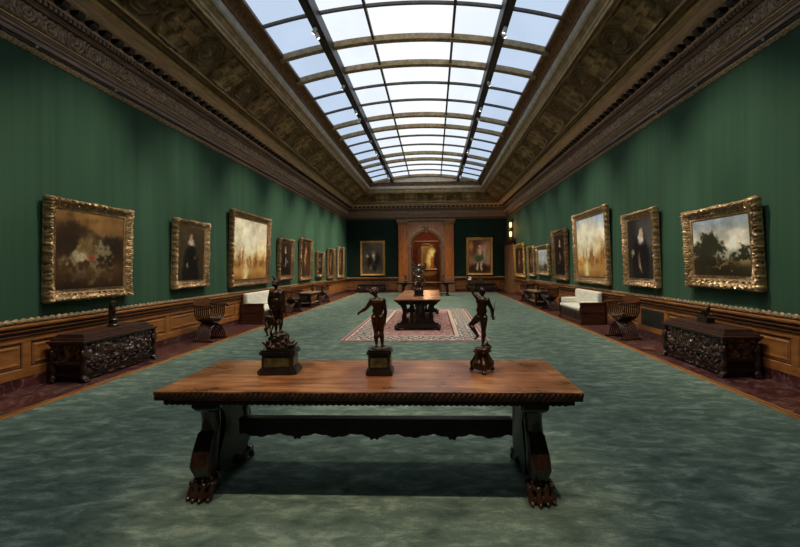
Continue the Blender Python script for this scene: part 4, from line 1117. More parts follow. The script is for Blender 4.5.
# bronze group on the centre table
sg_ = thing('bronze_group', 'silvery bronze group of two struggling figures on the centre table', 'statuette', (.055, 12.1, .818))
b = MB(); b.box(-.145, .145, -.15, .15, 0, .035, .008).box(-.125, .125, -.13, .13, .035, .15, .006).box(-.14, .14, -.145, .145, .15, .18, .008); b.build('plinth', M['ebony'], sg_)
def K3(x, z, y=0): return (x, y, .18 + z)
m_ = MB(); u = .62
J = dict(head=K3(-.03, .50, -.06), neck=K3(-.03, .44, -.04), shL=K3(-.11, .42, -.04), shR=K3(.05, .42, -.04), chest=K3(-.03, .37), waist=K3(0, .29), hipL=K3(-.035, .24), hipR=K3(.045, .24), knL=K3(-.11, .13, -.06), anL=K3(-.10, .03, .02), toL=K3(-.13, .01, -.04),
         knR=K3(.10, .13, .02), anR=K3(.08, .03, .08), toR=K3(.11, .01, .03), elL=K3(-.14, .50, .02), haL=K3(-.08, .58, .04), elR=K3(.12, .48, .02), haR=K3(.06, .56, .04), fwd=(0, -1, 0), look=(-.3, -1, 0))
figure(m_, J, u, hair=True)
J = dict(head=K3(.05, .62, .02), neck=K3(.03, .58, .03), shL=K3(-.04, .57, .04), shR=K3(.09, .55, .04), chest=K3(.02, .53, .05), waist=K3(0, .46, .06), hipL=K3(-.04, .41, .06), hipR=K3(.04, .41, .06), knL=K3(-.10, .30, .02), anL=K3(-.07, .20, .09), toL=K3(-.10, .17, .05),
         knR=K3(.12, .34, .0), anR=K3(.13, .22, .05), toR=K3(.15, .19, .0), elL=K3(-.09, .67, .0), haL=K3(-.14, .72, .0), elR=K3(.13, .66, .02), haR=K3(.17, .70, .02), fwd=(0, -1, 0), look=(.3, -1, .3))
figure(m_, J, .56, hair=True)
m_.chain([K3(-.04, .57, .04), K3(-.12, .62, .02), K3(-.165, .70, .0), K3(-.14, .78, -.02)], [.045, .040, .032, .024]); m_.chain([K3(.09, .55, .04), K3(.17, .60, .0), K3(.20, .69, -.02), K3(.17, .75, -.04)], [.045, .038, .030, .022]); m_.ell(K3(.02, .66, -.01), (.07, .06, .075)); m_.ell(K3(0, .5), (.10, .08, .12)); m_.ell(K3(.0, .33), (.11, .09, .1)); m_.chain([K3(.11, .12), K3(.16, .2), K3(.15, .3)], [.04, .03, .02])
m_.ell(K3(0, .01), (.12, .12, .03)); m_.chain([K3(-.02, .02, .05), K3(.0, .2, .06), K3(.02, .4, .07)], [.05, .035, .03])
m_.remesh('figures', M['silver'], sg_, .0065, 1)

# ------------------------------------------------------------------ carved chests (local front -y, back at y=0, x along the wall)
M['carved'] = simple('deep_carved_walnut', rgb(22, 13, 10), rgb(62, 38, 28), 20, (1, 1, 1), .30, bump=.3, bscale=60)
M['carved_relief'] = simple('deep_relief_walnut', rgb(66, 44, 34), rgb(112, 78, 62), 20, (1, 1, 1), .24, coat=.5, relief=[(.1, (.06, .05, .05)), (.5, (.4, .36, .34)), (.9, (1, 1, 1))])  # shade painted into the carving: hollows nearly black, high parts light
def make_chest(label, rz, loc, group, seed):
    t = thing('carved_chest', label, 'chest', loc, rz, group)
    L, D = .835, .60
    b = MB(); b.box(-L + .05, L - .05, -D + .06, -.06, .02, .565)
    b.box(-L + .03, L - .03, -D + .03, -.04, .07, .125, .012).box(-L + .02, L - .02, -D + .025, -.035, .235, .262, .008)
    b.build('body', M['walnut'], t)
    b = MB()
    for (i, z0, z1) in ((0, .565, .585), (-.015, .585, .61), (.035, .61, .632), (.05, .632, .645), (.095, .645, .672), (.11, .672, .695)):
        b.box(-L + i, L - i, -D + i * .85, -.03 - max(0, i) * .6, z0, z1 + .001, .005)
    b.build('lid', M['walnut_lid'], t)
    # carved front and ends: foliage and small figures in relief
    def relief(nm, fn, L0, L1, z0, z1, mat, amp, sc, sd):
        nu, nv = int((L1 - L0) / .0095), max(8, int((z1 - z0) / .0095)); P = []; Q = []
        for i in range(nu + 1):
            for j in range(nv + 1):
                s = L0 + (L1 - L0) * i / nu; z = z0 + (z1 - z0) * j / nv
                a = mnoise.noise(Vector((s * sc + sd, z * sc, sd))); c = mnoise.noise(Vector((s * sc * 2.2, z * sc * 2.2 + sd, 7)))
                g = mnoise.noise(Vector((s * sc * 4.5, z * sc * 4.5, sd + 3)))
                c = max(-.8, min(1.2, a * 1.5 + c * .9 + g * .5)); h = amp * c
                e = min(i, nu - i, j, nv - j); Q.append(.45 + .5 * c if e else 0)
                P.append(fn(s, (0 if e == 0 else h), z))
        return MB().grid(P, nu + 1, nv + 1).build(nm, mat, t, 70, relief=Q)
    relief('carved_front', lambda s, h, z: (s, -D + .055 - .012 - h, z), -L + .10, L - .10, .265, .555, M['carved_relief'], .028, 11, seed)
    for sx in (-1, 1): relief('carved_end', lambda s, h, z: (sx * (L - .045 + h), s, z), -D + .1, -.1, .265, .555, M['carved_relief'], .014, 11, seed + 4)
    relief('lower_carving', lambda s, h, z: (s, -D + .05 - h, z), -L + .12, L - .12, .03, .235, M['carved_relief'], .022, 9, seed + 9)
    # lower zone with swags
    b = MB()
    for k in range(5):
        x0 = -L + .16 + k * (2 * L - .32) / 5; x1 = x0 + (2 * L - .32) / 5
        pts = [(x0 + (x1 - x0) * i / 8, -D + .025, .225 - .085 * math.sin(PI * i / 8)) for i in range(9)]
        b.chain(pts, [.008 + .006 * math.sin(PI * i / 8) for i in range(9)], 8)
        b.ell((x0, -D + .02, .215), (.03, .025, .035)); b.ell(((x0 + x1) / 2, -D + .03, .20), (.035, .02, .03))
    b.ell((x1, -D + .02, .215), (.03, .025, .035))
    b.remesh('swag_carving', M['carved'], t, .008, 1)
    for sx in (-1, 1):
        for y in (-D + .05, -.08):
            c = MB(); x = sx * (L - .045)
            front = y < -.3
            c.chain([(x, y, .25), (x, y - .01, .33), (x, y - .015, .40), (x, y - .012, .46)], [.042, .038, .05, .036]); c.ell((x, y - .02, .505), (.032, .034, .038))
            c.ell((x, y, .55), (.05, .045, .018)); c.chain([(x + .04, y - .02, .45), (x + .045, y - .035, .39), (x + .01, y - .06, .38)], [.018, .016, .014], 8); c.chain([(x - .04, y - .02, .45), (x - .045, y - .035, .39), (x - .01, y - .06, .36)], [.018, .016, .014], 8)
            c.chain([(x, y, .25), (x, y - .01, .18), (x, y, .11)], [.04, .05, .045])
            c.remesh('corner_figure', M['carved'], t, .009, 1)
            p = MB(); paw(p, x, y - .01, -PI / 2 if front else (0 if sx > 0 else PI), .78); p.ell((x, y, .08), (.05, .05, .04))
            p.remesh('paw_foot', M['carved'], t, .009, 1)
    return t
make_chest('carved dark walnut chest by the left wall under the wide brown picture', PI / 2, (-W + .07, 6.94, -.012), 'carved walnut chests', 3)
chR = make_chest('carved dark walnut chest by the right wall under the landscape of trees', -PI / 2, (W - .07, 7.24, -.012), 'carved walnut chests', 8)
for x, lab in ((-3.58, 'low dark chest against the far wall under the gold framed dark picture'), (3.58, 'low dark chest against the far wall under the green-costumed standing figure')):
    c = copy_tree(chR, (x, YF - .10, -.012), 0, lab); c.scale = (1.15, 1.0, .84)

# small bronzes on the near chests
t = thing('small_bronze', 'small dark bronze figure on tall round base on the left carved chest', 'statuette', (-4.99, 7.12, .684), PI / 2)
b = MB(); b.lathe([(.085, 0), (.09, .02), (.075, .035), (.065, .05), (.07, .10), (.08, .115), (.07, .13)], n=20); b.build('pedestal', M['ebony'], t, 40)
def K4(x, z, y=0): return (x * .36, y * .36, .13 + z * .36)
J = dict(head=K4(-.02, .93), neck=K4(0, .85), shL=K4(-.10, .80), shR=K4(.10, .80), chest=K4(0, .74), waist=K4(0, .63), hipL=K4(-.05, .52), hipR=K4(.05, .52), knL=K4(-.05, .28, -.04), anL=K4(-.04, .06), toL=K4(-.05, .02, -.08), knR=K4(.07, .30, -.05), anR=K4(.06, .06, .03), toR=K4(.08, .02, -.04),
         elL=K4(-.14, .66, -.04), haL=K4(-.08, .58, -.12), elR=K4(.15, .66, -.02), haR=K4(.06, .70, -.12), fwd=(0, -1, 0))
m_ = MB(); figure(m_, J, .36, hair=True); m_.chain([K4(-.09, .78, .04), K4(-.12, .5, .07), K4(-.10, .2, .08), K4(-.08, .0, .05)], [.014, .022, .026, .03]); m_.chain([K4(.09, .78, .04), K4(.10, .4, .06), K4(.06, .0, .05)], [.012, .02, .03])
m_.remesh('figure', M['bronze'], t, .0045, 1)

t = thing('small_bronze', 'small dark bronze horse on a black block on the right carved chest', 'statuette', (4.97, 7.30, .684), -PI / 2)
b = MB(); b.box(-.14, .14, -.075, .075, 0, .012, .003).box(-.13, .13, -.065, .065, .012, .075, .003).box(-.138, .138, -.072, .072, .075, .088, .003); b.build('plinth', M['ebony'], t)
m_ = MB(); z0 = .088
P = lambda x, z, y=0: (x, y, z0 + z)
m_.chain([P(-.06, .115), P(.0, .11), P(.055, .118)], [.034, .031, .035]); m_.chain([P(.055, .125), P(.085, .165), P(.092, .20)], [.03, .022, .016]); m_.chain([P(.092, .205), P(.115, .188), P(.13, .172)], [.016, .014, .010])
for s_ in (-1, 1):
    m_.cap(P(.09, .215, s_ * .009), P(.09, .232, s_ * .012), .005, .002, 6)
    fl = [P(.06, .10, s_ * .018), P(.065 + (.02 if s_ > 0 else 0), .06, s_ * .018), P(.06 + (.045 if s_ > 0 else 0), .03 + (.02 if s_ > 0 else 0), s_ * .018), P(.065 + (.02 if s_ > 0 else 0), .006 + (.015 if s_ > 0 else 0), s_ * .018)]
    m_.chain(fl, [.016, .011, .007, .009], 8)
    m_.chain([P(-.065, .105, s_ * .018), P(-.055, .07, s_ * .02), P(-.08, .045, s_ * .02), P(-.07, .006, s_ * .02)], [.022, .014, .008, .009], 8)
m_.chain([P(-.09, .13), P(-.115, .11), P(-.12, .05)], [.010, .012, .005], 8); m_.chain([P(.06, .155), P(.078, .19), P(.082, .215)], [.006, .010, .006], 8)
m_.cap(P(0, .0), P(0, .07), .012, .008, 8)
m_.remesh('horse', M['bronze'], t, .0035, 1)

# ------------------------------------------------------------------ folding X chairs (local front -y)
def make_xchair(label, loc, rz, group):
    t = thing('folding_chair', label, 'chair', loc, rz, group)
    hw, n = .30, 8
    for sx in (-1, 1):
        for i in range(n):
            y = -.42 + .36 * i / (n - 1) + (.012 if sx > 0 else -.012)
            if i > 0: pass
            pts = []
            key = [(.27, .80), (.285, .70), (.275, .60), (.22, .505), (.10, .43), (-.02, .385), (-.13, .33), (-.21, .23), (-.255, .12), (-.28, .045)]
            for a, z in key: pts.append((sx * a, y, z))
            b = MB(); b.tube(pts, .019, 6, .6)
            b.build('slat', M['slat'], t, 50)
        b = MB()
        b.tube([(sx * .275, -.53, .79), (sx * .275, -.50, .815), (sx * .275, -.38, .812), (sx * .275, -.2, .812), (sx * .275, -.02, .83)], [.022, .028, .024, .024, .028], 8, .8); b.ell((sx * .275, -.515, .795), (.036, .04, .036))
        b.build('arm', M['walnut_red'], t, 50)
        b = MB(); b.box(sx * .28 - .025, sx * .28 + .025, -.47, -.02, .0, .045, .008); b.ell((sx * .28, -.48, .03), (.03, .045, .03)); b.build('floor_rail', M['walnut_red'], t, 50)
    b = MB()
    for k in range(9): b.box(-.20, .20, -.43 + k * .043, -.40 + k * .043, .475, .49)
    b.build('seat', M['walnut'], t)
    b = MB(); b.cap((0, -.45, .385), (0, -.04, .385), .018, .018, 8); b.build('pivot_rod', M['walnut'], t, 50)
    n2 = 14; pts = [(-.29, .80)] + [(-.29 + .58 * i / n2, .90 + .07 * math.sin(PI * i / n2) + .02 * math.sin(3 * PI * i / n2)) for i in range(n2 + 1)] + [(.29, .80)] + [(.29 - .58 * i / n2, .785 - .02 * math.sin(PI * i / n2)) for i in range(1, n2)]
    b = MB(); b.prism(pts, 'y', -.035, -.008); b.build('backrest', M['oak_dark'], t)
    return t
xc = make_xchair('slatted folding X-frame armchair by the left wall under the ruff portrait', (-W + .36, 9.85, -.012), PI / 2 - .2, 'folding X chairs')
copy_tree(xc, (W - .32, 10.0, -.012), -PI / 2 + .2, 'slatted folding X-frame armchair by the right wall under the dark pale-headed portrait', 'folding X chairs')
copy_tree(xc, (-W + .30, 15.85, -.012), PI / 2 - .3, 'dark folding armchair by the left wall just beyond the white-cushioned settee', 'folding X chairs')
copy_tree(xc, (W - .30, 16.3, -.012), -PI / 2 + .3, 'dark folding armchair by the right wall just beyond the white-cushioned settee', 'folding X chairs')
copy_tree(xc, (-W + .30, 20.3, -.012), PI / 2 - .3, 'dark folding armchair beyond the low side table on the left wall', 'folding X chairs')
copy_tree(xc, (W - .30, 20.1, -.012), -PI / 2 + .3, 'dark folding armchair beyond the low side table on the right wall', 'folding X chairs')

# ------------------------------------------------------------------ settees
def cushion(x0, x1, y0, y1, z0, z1, r=.05):
    bm = bmesh.new(); bmesh.ops.create_cube(bm, size=1)
    for v in bm.verts: v.co = ((x0 + x1) / 2 + v.co.x * (x1 - x0), (y0 + y1) / 2 + v.co.y * (y1 - y0), (z0 + z1) / 2 + v.co.z * (z1 - z0))
    bmesh.ops.bevel(bm, geom=bm.edges[:], offset=r, segments=5, affect='EDGES', profile=.5)
    m = MB(); m.bm(bm); return m
def make_settee(label, loc, rz, group):
    t = thing('settee', label, 'settee', loc, rz, group)
    L = 1.02
    b = MB(); b.box(-L + .05, L - .05, -.66, -.02, .08, .34, .006); b.box(-L + .05, L - .05, -.685, -.02, .0, .08, .012).box(-L + .05, L - .05, -.68, -.02, .325, .36, .01)
    b.build('chest_base', M['walnut_red'], t)
    b = MB()
    for k in range(4):
        x0 = -L + .09 + k * (2 * L - .18) / 4; b.box(x0 + .02, x0 + (2 * L - .18) / 4 - .02, -.674, -.655, .11, .30, .008)
    b.build('front_panel', M['walnut'], t)
    b = MB(); b.box(-L + .05, L - .05, -.05, -.01, .34, .72, .008); b.build('back_board', M['walnut_red'], t)
    for sx in (-1, 1):
        prof = [(-.02, .0), (-.02, .60), (-.70, .60), (-.715, .57), (-.70, .53), (-.715, .46), (-.725, .36), (-.715, .26), (-.69, .16), (-.665, .10), (-.70, .08), (-.70, .0)]
        xa, xb = sorted((sx * (L - .05), sx * (L)))
        b = MB(); b.prism(prof, 'x', xa, xb)
        for (z0, z1, e) in ((.0, .06, .02), (.325, .345, .014), (.36, .372, .010), (.54, .555, .012), (.58, .615, .02)):
            b.box(min(sx * (L - .05), sx * (L + e)), max(sx * (L - .05), sx * (L + e)), -.715 if z0 > .06 else -.70, -.02, z0, z1, .005)
        b.build('end_panel', M['walnut_red'], t)
        cushion(min(sx * (L - .20), sx * (L - .055)), max(sx * (L - .20), sx * (L - .055)), -.66, -.14, .47, .645, .05).build('arm_bolster', M['linen'], t, 60)
    cushion(-L + .06, L - .06, -.70, -.10, .358, .47, .045).build('seat_cushion', M['linen'], t, 60)
    cushion(-L + .07, .0, -.22, -.05, .46, .91, .06).build('back_cushion', M['linen'], t, 60)
    cushion(.0, L - .07, -.22, -.05, .46, .91, .06).build('back_cushion', M['linen'], t, 60)
    return t
se = make_settee('white-cushioned walnut settee by the left wall under the golden harbour picture', (-W + .08, 13.50, -.012), PI / 2, 'white cushioned settees')
copy_tree(se, (W - .08, 13.15, -.012), -PI / 2, 'white-cushioned walnut settee by the right wall under the blue-sky harbour picture', 'white cushioned settees')

# ------------------------------------------------------------------ low side tables further on
M['side_top'] = m_tabletop('faded_side_table_top', rgb(112, 92, 72), rgb(140, 116, 92), rgb(160, 136, 110), .3)
def make_side_table(label, loc, rz, group):
    t = thing('side_table', label, 'table', loc, rz, group)
    L = .78
    b = MB(); b.prism([(-L, -.12), (-L, -.58), (-L + .12, -.70), (L - .12, -.70), (L, -.58), (L, -.12), (L - .12, -.04), (-L + .12, -.04)], 'z', .585, .62); b.build('table_top', M['side_top'], t)
    b = MB(); b.prism([(-L + .05, -.14), (-L + .05, -.56), (-L + .15, -.66), (L - .15, -.66), (L - .05, -.56), (L - .05, -.14), (L - .15, -.08), (-L + .15, -.08)], 'z', .50, .585); b.build('apron', M['walnut'], t)
    for sx in (-1, 1):
        for y in (-.58, -.16):
            b = MB(); x = sx * (L - .16)
            b.lathe([(.055, .0), (.06, .03), (.035, .08), (.045, .14), (.06, .24), (.05, .34), (.032, .42), (.05, .46), (.05, .50)], x, y, 0, 12); b.build('leg', M['walnut'], t, 50)
    b = MB(); b.box(-L + .12, L - .12, -.62, -.12, .17, .20, .005); b.build('shelf', M['side_top'], t)
    b = MB(); b.box(-L + .10, L - .10, -.14, -.08, .0, .50, .004); b.build('back_panel', M['walnut'], t)
    b = MB(); b.box(-L + .10, L - .10, -.64, -.08, .0, .06, .008); b.build('base_board', M['walnut'], t)
    return t
stt = make_side_table('dark low side table with pale top by the left wall between two folding chairs', (-W + .10, 18.3, -.012), PI / 2, 'low side tables')
copy_tree(stt, (W - .10, 18.35, -.012), -PI / 2, 'dark low side table with pale top by the right wall between two folding chairs', 'low side tables')
def small_bust(label, loc, s=1.0):
    t = thing('small_bronze', label, 'statuette', loc, 0)
    b = MB(); b.lathe([(.07 * s, 0), (.075 * s, .02 * s), (.05 * s, .04 * s), (.045 * s, .06 * s), (.06 * s, .075 * s)], n=16); b.build('plinth', M['ebony'], t, 40)
    m = MB(); m.ell((0, 0, .12 * s), (.085 * s, .055 * s, .05 * s)); m.cap((0, 0, .13 * s), (0, 0, .19 * s), .035 * s, .03 * s); m.ell((0, -.005 * s, .225 * s), (.042 * s, .05 * s, .055 * s)); m.ell((0, .012 * s, .25 * s), (.045 * s, .048 * s, .04 * s)); m.cap((0, -.05 * s, .225 * s), (0, -.058 * s, .212 * s), .007 * s, .01 * s, 6); m.cap((-.06 * s, 0, .12 * s), (.06 * s, 0, .12 * s), .045 * s, .045 * s)
    m.remesh('bust', M['bronze'], t, .007 * s, 1); return t
small_bust('small dark bronze bust on the pale-topped side table by the right wall', (4.85, 18.2, .608), .95)
small_bust('small dark bronze bust on the pale-topped side table by the left wall', (-4.9, 18.9, .608), .8)

# ------------------------------------------------------------------ far transverse table and its bronzes
t = thing('trestle_table', 'long dark trestle table standing across the room before the arched doorway', 'table', (0, 24.5, 0))
b = MB(); b.box(-1.70, 1.70, -.40, .40, .715, .76, .006); b.build('tabletop', M['walnut_lid'], t)
b = MB(); b.box(-1.6, 1.6, -.36, .36, .655, .715, .006); b.build('apron', M['walnut'], t)
for sx in (-1, 1):
    for sy in (-1, 1):
        b = MB(); b.lathe([(.08, .04), (.08, .10), (.045, .13), (.075, .24), (.09, .34), (.06, .46), (.045, .54), (.08, .58), (.08, .66)], sx * 1.25, sy * .25, 0, 14); b.build('leg', M['walnut'], t, 50)
    b = MB(); b.box(sx * 1.25 - .09, sx * 1.25 + .09, -.40, .40, .0, .06, .012); b.build('sled_foot', M['walnut'], t)
    b = MB(); b.prism([(sx * 1.0, .655), (sx * 1.17, .655), (sx * 1.17, .45), (sx * 1.12, .52), (sx * 1.06, .60)], 'y', -.03, .03); b.build('bracket', M['walnut'], t)
b = MB(); b.box(-1.2, 1.2, -.05, .05, .06, .12, .008); b.build('stretcher', M['walnut'], t)
def vase_fig(label, loc, s, mat):
    t = thing('small_bronze', label, 'statuette', loc, 0)
    b = MB(); b.box(-.08 * s, .08 * s, -.08 * s, .08 * s, 0, .07 * s, .006); b.build('plinth', M['ebony'], t)
    m = MB(); V = lambda x, z, y=0: (x * s, y * s, z * s)
    u = .36 * s
    def K(x, z, y=0): return (x * u, y * u, .07 * s + z * u)
    J = dict(head=K(0, .93), neck=K(0, .85), shL=K(-.11, .80), shR=K(.11, .80), chest=K(0, .74), waist=K(0, .63), hipL=K(-.05, .52), hipR=K(.05, .52), knL=K(-.08, .28, -.06), anL=K(-.06, .06), toL=K(-.07, .02, -.08), knR=K(.07, .28), anR=K(.07, .06), toR=K(.08, .02, -.08), elL=K(-.18, .68), haL=K(-.2, .84, -.05), elR=K(.17, .64), haR=K(.1, .52, -.1), fwd=(0, -1, 0))
    figure(m, J, u, hair=True); m.remesh('figure', mat, t, .008 * s, 1); return t
vase_fig('small dark bronze figure at the left end of the far trestle table', (-1.12, 24.5, .76), .95, M['bronze'])
vase_fig('small greyish bronze figure at the right end of the far trestle table', (1.02, 24.5, .76), .95, M['silver'])
vase_fig('tiny bronze figure on the low chest under the gold framed dark picture', (-3.55, 28.2, .572), .7, M['bronze'])
t = thing('casket', 'small grey casket on the low chest under the green-costumed standing figure', 'casket', (3.5, 28.2, .572))
b = MB(); b.box(-.16, .16, -.1, .1, .0, .16, .01); b.build('box', M['silver'], t)
b = MB(); b.prism([(-.11, .16), (.11, .16), (.08, .22), (-.08, .22)], 'x', -.17, .17); b.build('lid', M['silver'], t)
# console under the lit picture in the red room
t = thing('console_table', 'gilded console table below the lit picture in the red room', 'table', (.0, 38.5, -.012))
b = MB(); b.box(-.72, .82, -.28, .28, 1.12, 1.18, .01); b.build('table_top', M['gilt_strip'], t)
b = MB(); b.box(-.66, .76, -.22, .22, .08, 1.12, .02); b.box(-.7, .8, -.26, .26, 0, .08, .01); b.build('cabinet', M['strip'], t)

# ------------------------------------------------------------------ pilaster and wall lamp at the far right
pr = bpy.data.objects.new('trim_8', None); C.objects.link(pr); pr['kind'] = 'structure'
b = MB(); b.box(W - .16, W, 25.55, YF, 0, 3.0, .01).box(W - .20, W, 25.5, YF, 0, .16, .01); b.build('casing', M['door_oak'], pr)
b = MB(); b.box(W - .21, W, 25.5, YF, 3.0, 3.08, .01).box(W - .28, W, 25.42, YF, 3.08, 3.20, .015).box(W - .22, W, 25.5, YF, 3.2, 3.27, .01); b.build('casing_cap', M['walnut_red'], pr)
b = MB()
for k in range(2): b.box(W - .172, W - .15, 25.75 + k * 1.4, 26.85 + k * 1.4, .3, 2.8, .005)
b.build('casing_panel', M['door_oak'], pr)
t = thing('wall_lamp', 'lit wall lamp with two glowing shades high on the far right wall', 'lamp', (W, 26.3, 3.27))
b = MB(); b.box(-.05, 0, -.09, .09, .0, 1.25, .01); b.cap((-.04, 0, .08), (-.16, 0, .08), .03, .03); b.lathe([(.08, .0), (.11, .04), (.06, .1)], -.16, 0, 0, 14)
b.cap((-.04, 0, .62), (-.16, 0, .62), .025, .025); b.lathe([(.1, .58), (.11, .63), (.05, .66)], -.16, 0, 0, 14); b.build('bracket', M['walnut'], t, 40)
for z in (.14, .70): b = MB(); b.lathe([(.04, 0), (.075, .05), (.08, .26), (.06, .32)], -.16, 0, z, 16); b.build('lamp_shade', M['lamp_warm'], t, 50)
li = bpy.data.lights.new('lamp_light', 'POINT'); li.energy = 20; li.color = rgb(255, 190, 120); li.shadow_soft_size = .1
lo = bpy.data.objects.new('lamp_light', li); C.objects.link(lo); lo.parent = t; lo.location = (-.42, -.1, .6)

# ------------------------------------------------------------------ small fittings
for i, (x, y, lab) in enumerate(((-W, 6.06, 'white picture hook on the left cornice rail, nearest the viewer'), (-W, 7.62, 'white picture hook on the left cornice rail, second from the viewer'), (W, 6.44, 'white picture hook on the right cornice rail, nearest the viewer'), (W, 8.03, 'white picture hook on the right cornice rail, middle of three'), (W, 9.44, 'white picture hook on the right cornice rail, furthest of three'))):
    sx = 1 if x < 0 else -1
    t = thing('picture_hook', lab, 'hook', (x, y, 4.895), 0 if sx > 0 else PI, 'white hooks on the cornice rail')
    b = MB(); b.box(.03, .055, -.012, .012, -.01, .05, .003); b.cap((.05, 0, -.005), (.075, 0, .01), .008, .008, 8); b.build('hook_plate', M['white_metal'], t)
t = thing('motion_sensor', 'small white sensor fixed on the far cornice above the arched doorway', 'sensor', (0, YF - .60, 5.72))
b = MB(); b.box(-.05, .05, -.06, .02, -.02, .09, .012); b.build('housing', M['white_metal'], t)

# ------------------------------------------------------------------ track spotlights
def spot_obj(x, y, aim, energy, size, col, label, blend=1.0):
    p = Vector((x, y, ZT)); d = (Vector(aim) - p).normalized()
    t = thing('track_spotlight', label, 'spotlight', p, 0, 'spotlights on the skylight tracks')
    b = MB(); b.cap((0, 0, 0), (0, 0, -.07), .018, .012, 8); b.build('stem', M['beam'], t, 50)
    c = Vector((0, 0, -.10)); b = MB(); b.tube([c - d * .06, c - d * .055, c + d * .07, c + d * .075], [.03, .038, .045, .04], 12); b.build('lamp_body', M['white_metal'], t, 40)
    b = MB(); b.tube([c + d * .074, c + d * .078], [.036, .034], 12); b.build('lens', M['lamp_white'], t)
    l = bpy.data.lights.new('spot_light', 'SPOT'); l.energy = energy; l.spot_size = math.radians(size); l.spot_blend = blend; l.color = col; l.shadow_soft_size = .05
    o = bpy.data.objects.new('spot_light', l); C.objects.link(o); o.parent = t; o.location = c + d * .11; o.rotation_euler = d.to_track_quat('-Z', 'Y').to_euler()
COL = rgb(255, 240, 214)

AIMS = [('L', 4.4, 4.3, 1.7, 780), ('L', 6.6, 7.0, 1.75, 960), ('L', 9.4, 9.9, 1.75, 840), ('L', 12.4, 13.2, 1.7, 1140), ('L', 15.2, 16.4, 1.75, 1260), ('L', 17.9, 19.0, 1.75, 1440), ('L', 20.3, 21.4, 1.7, 1440), ('L', 22.4, 23.8, 1.7, 1440), ('L', 24.6, 26.2, 1.75, 1440),
        ('R', 4.8, 4.7, 1.7, 780), ('R', 7.0, 7.35, 1.75, 1050), ('R', 9.8, 10.1, 1.75, 840), ('R', 12.4, 13.2, 1.7, 1050), ('R', 15.4, 16.4, 1.75, 660), ('R', 17.8, 18.9, 1.7, 660), ('R', 20.0, 21.1, 1.7, 600), ('R', 22.6, 23.9, 1.7, 660)]
ORD = ['nearest the viewer', 'second nearest', 'third nearest', 'fourth nearest', 'fifth nearest', 'sixth nearest', 'seventh nearest', 'eighth nearest', 'ninth nearest']
cnt = {'L': 0, 'R': 0}
for side, y, ay, az, en in AIMS:
    sx = -1 if side == 'L' else 1
    spot_obj(sx * 2.1, y, (sx * (W - .1), ay, az), en * (.98 if y > 5 else .5), 60, COL, 'small white spotlight on the %s skylight track, %s' % ('left' if sx < 0 else 'right', ORD[cnt[side]])); cnt[side] += 1
spot_obj(-2.1, 25.6, (-3.58, YF, 2.1), 380, 26, COL, 'small white spotlight at the far end of the left skylight track')
spot_obj(2.1, 25.6, (3.53, YF, 2.2), 480, 26, COL, 'small white spotlight at the far end of the right skylight track')

for i, y in enumerate((5.4, 9.6, 14.4, 19.6, 25.0)):  # floodlights added to raise the room's light against the bright skylight
    for sx in (-1, 1):
        spot_obj(sx * 2.1, y, (-sx * .6, y + .6, 0), (240, 560, 850, 950, 850)[i], 80, rgb(255, 236, 208), 'small white fill floodlight added on the %s skylight track aimed at the carpet, %s' % ('left' if sx < 0 else 'right', ORD[i]), 1.0)
for sx in (-1, 1):
    spot_obj(sx * 2.1, 1.0, (sx * .35, 3.2, .6), 620, 30, rgb(255, 232, 200), 'small white spotlight on the %s skylight track aimed at the foreground table' % ('left' if sx < 0 else 'right'), .5)
spot_obj(-2.1, 23.4, (0, YF, 2.6), 420, 34, rgb(255, 226, 188), 'small white spotlight on the left skylight track aimed at the arched doorway')
spot_obj(2.1, 23.4, (0, YF, 2.6), 420, 34, rgb(255, 226, 188), 'small white spotlight on the right skylight track aimed at the arched doorway')
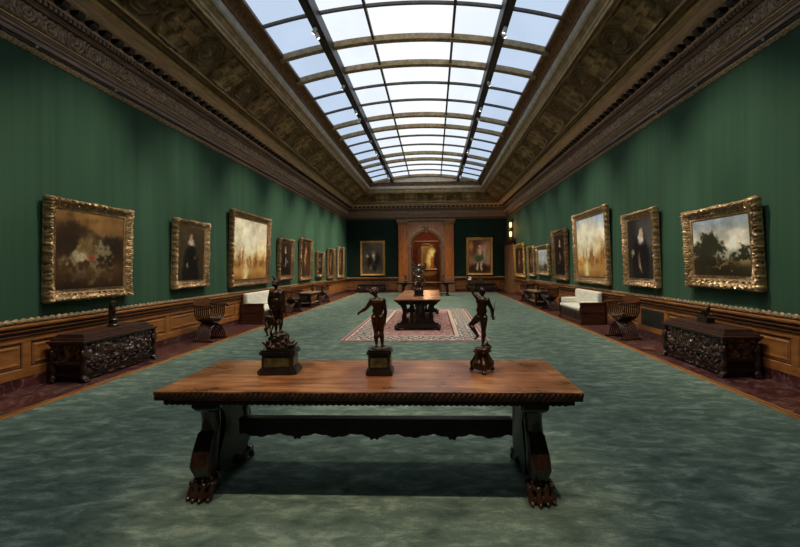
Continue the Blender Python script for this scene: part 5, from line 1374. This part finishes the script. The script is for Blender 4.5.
# red room lights
def point(name, loc, e, col, r=.2):
    l = bpy.data.lights.new(name, 'POINT'); l.energy = e; l.color = col; l.shadow_soft_size = r
    o = bpy.data.objects.new(name, l); C.objects.link(o); o.location = loc
point('passage_light', (0, 31.3, 4.1), 130, rgb(255, 205, 150)); 
l = bpy.data.lights.new('picture_light', 'SPOT'); l.energy = 420; l.spot_size = math.radians(40); l.color = rgb(255, 220, 170); l.shadow_soft_size = .1
o = bpy.data.objects.new('picture_light', l); C.objects.link(o); o.location = (0, 35.0, 4.3); o.rotation_euler = (Vector((0, 38.9, 2.3)) - Vector((0, 35, 4.3))).to_track_quat('-Z', 'Y').to_euler()

# ------------------------------------------------------------------ world, camera, colour
w = bpy.data.worlds.new('World'); SC.world = w; w.use_nodes = True
w.node_tree.nodes['Background'].inputs[0].default_value = (.02, .022, .025, 1); w.node_tree.nodes['Background'].inputs[1].default_value = 1
yaw, pitch, roll, fpx, cx, cy = .0386, -.0018, .009, 430.0, 416.7, 267.4
cam = bpy.data.cameras.new('camera'); co = bpy.data.objects.new('camera', cam); C.objects.link(co)
cyw, syw = math.cos(yaw), math.sin(yaw); R0 = Vector((cyw, syw, 0)); F0 = Vector((-syw, cyw, 0)); ZU = Vector((0, 0, 1))
Fw = F0 * math.cos(pitch) + ZU * math.sin(pitch); U0 = -F0 * math.sin(pitch) + ZU * math.cos(pitch); D0 = -U0
Rr = R0 * math.cos(roll) + D0 * math.sin(roll); Dn = -R0 * math.sin(roll) + D0 * math.cos(roll); Up = -Dn
mw = Matrix.Identity(4)
for i in range(3): mw[i][0] = Rr[i]; mw[i][1] = Up[i]; mw[i][2] = -Fw[i]
mw[0][3], mw[1][3], mw[2][3] = .4675, 0.0, 1.65
co.matrix_world = mw
cam.sensor_width = 36; cam.sensor_fit = 'HORIZONTAL'; cam.lens = fpx / 800 * 36
cam.shift_x = (400 - cx) / 800; cam.shift_y = (cy - 273.5) / 800; cam.clip_start = .05; cam.clip_end = 200
SC.camera = co
SC.view_settings.view_transform = 'Standard'; SC.view_settings.look = 'None'; SC.view_settings.exposure = 0.0; SC.view_settings.gamma = 1.0
SC.cycles.use_denoising = True; SC.cycles.use_adaptive_sampling = False
SC.cycles.max_bounces = 6; SC.cycles.diffuse_bounces = 4; SC.cycles.glossy_bounces = 3
SC.cycles.sample_clamp_indirect = 6
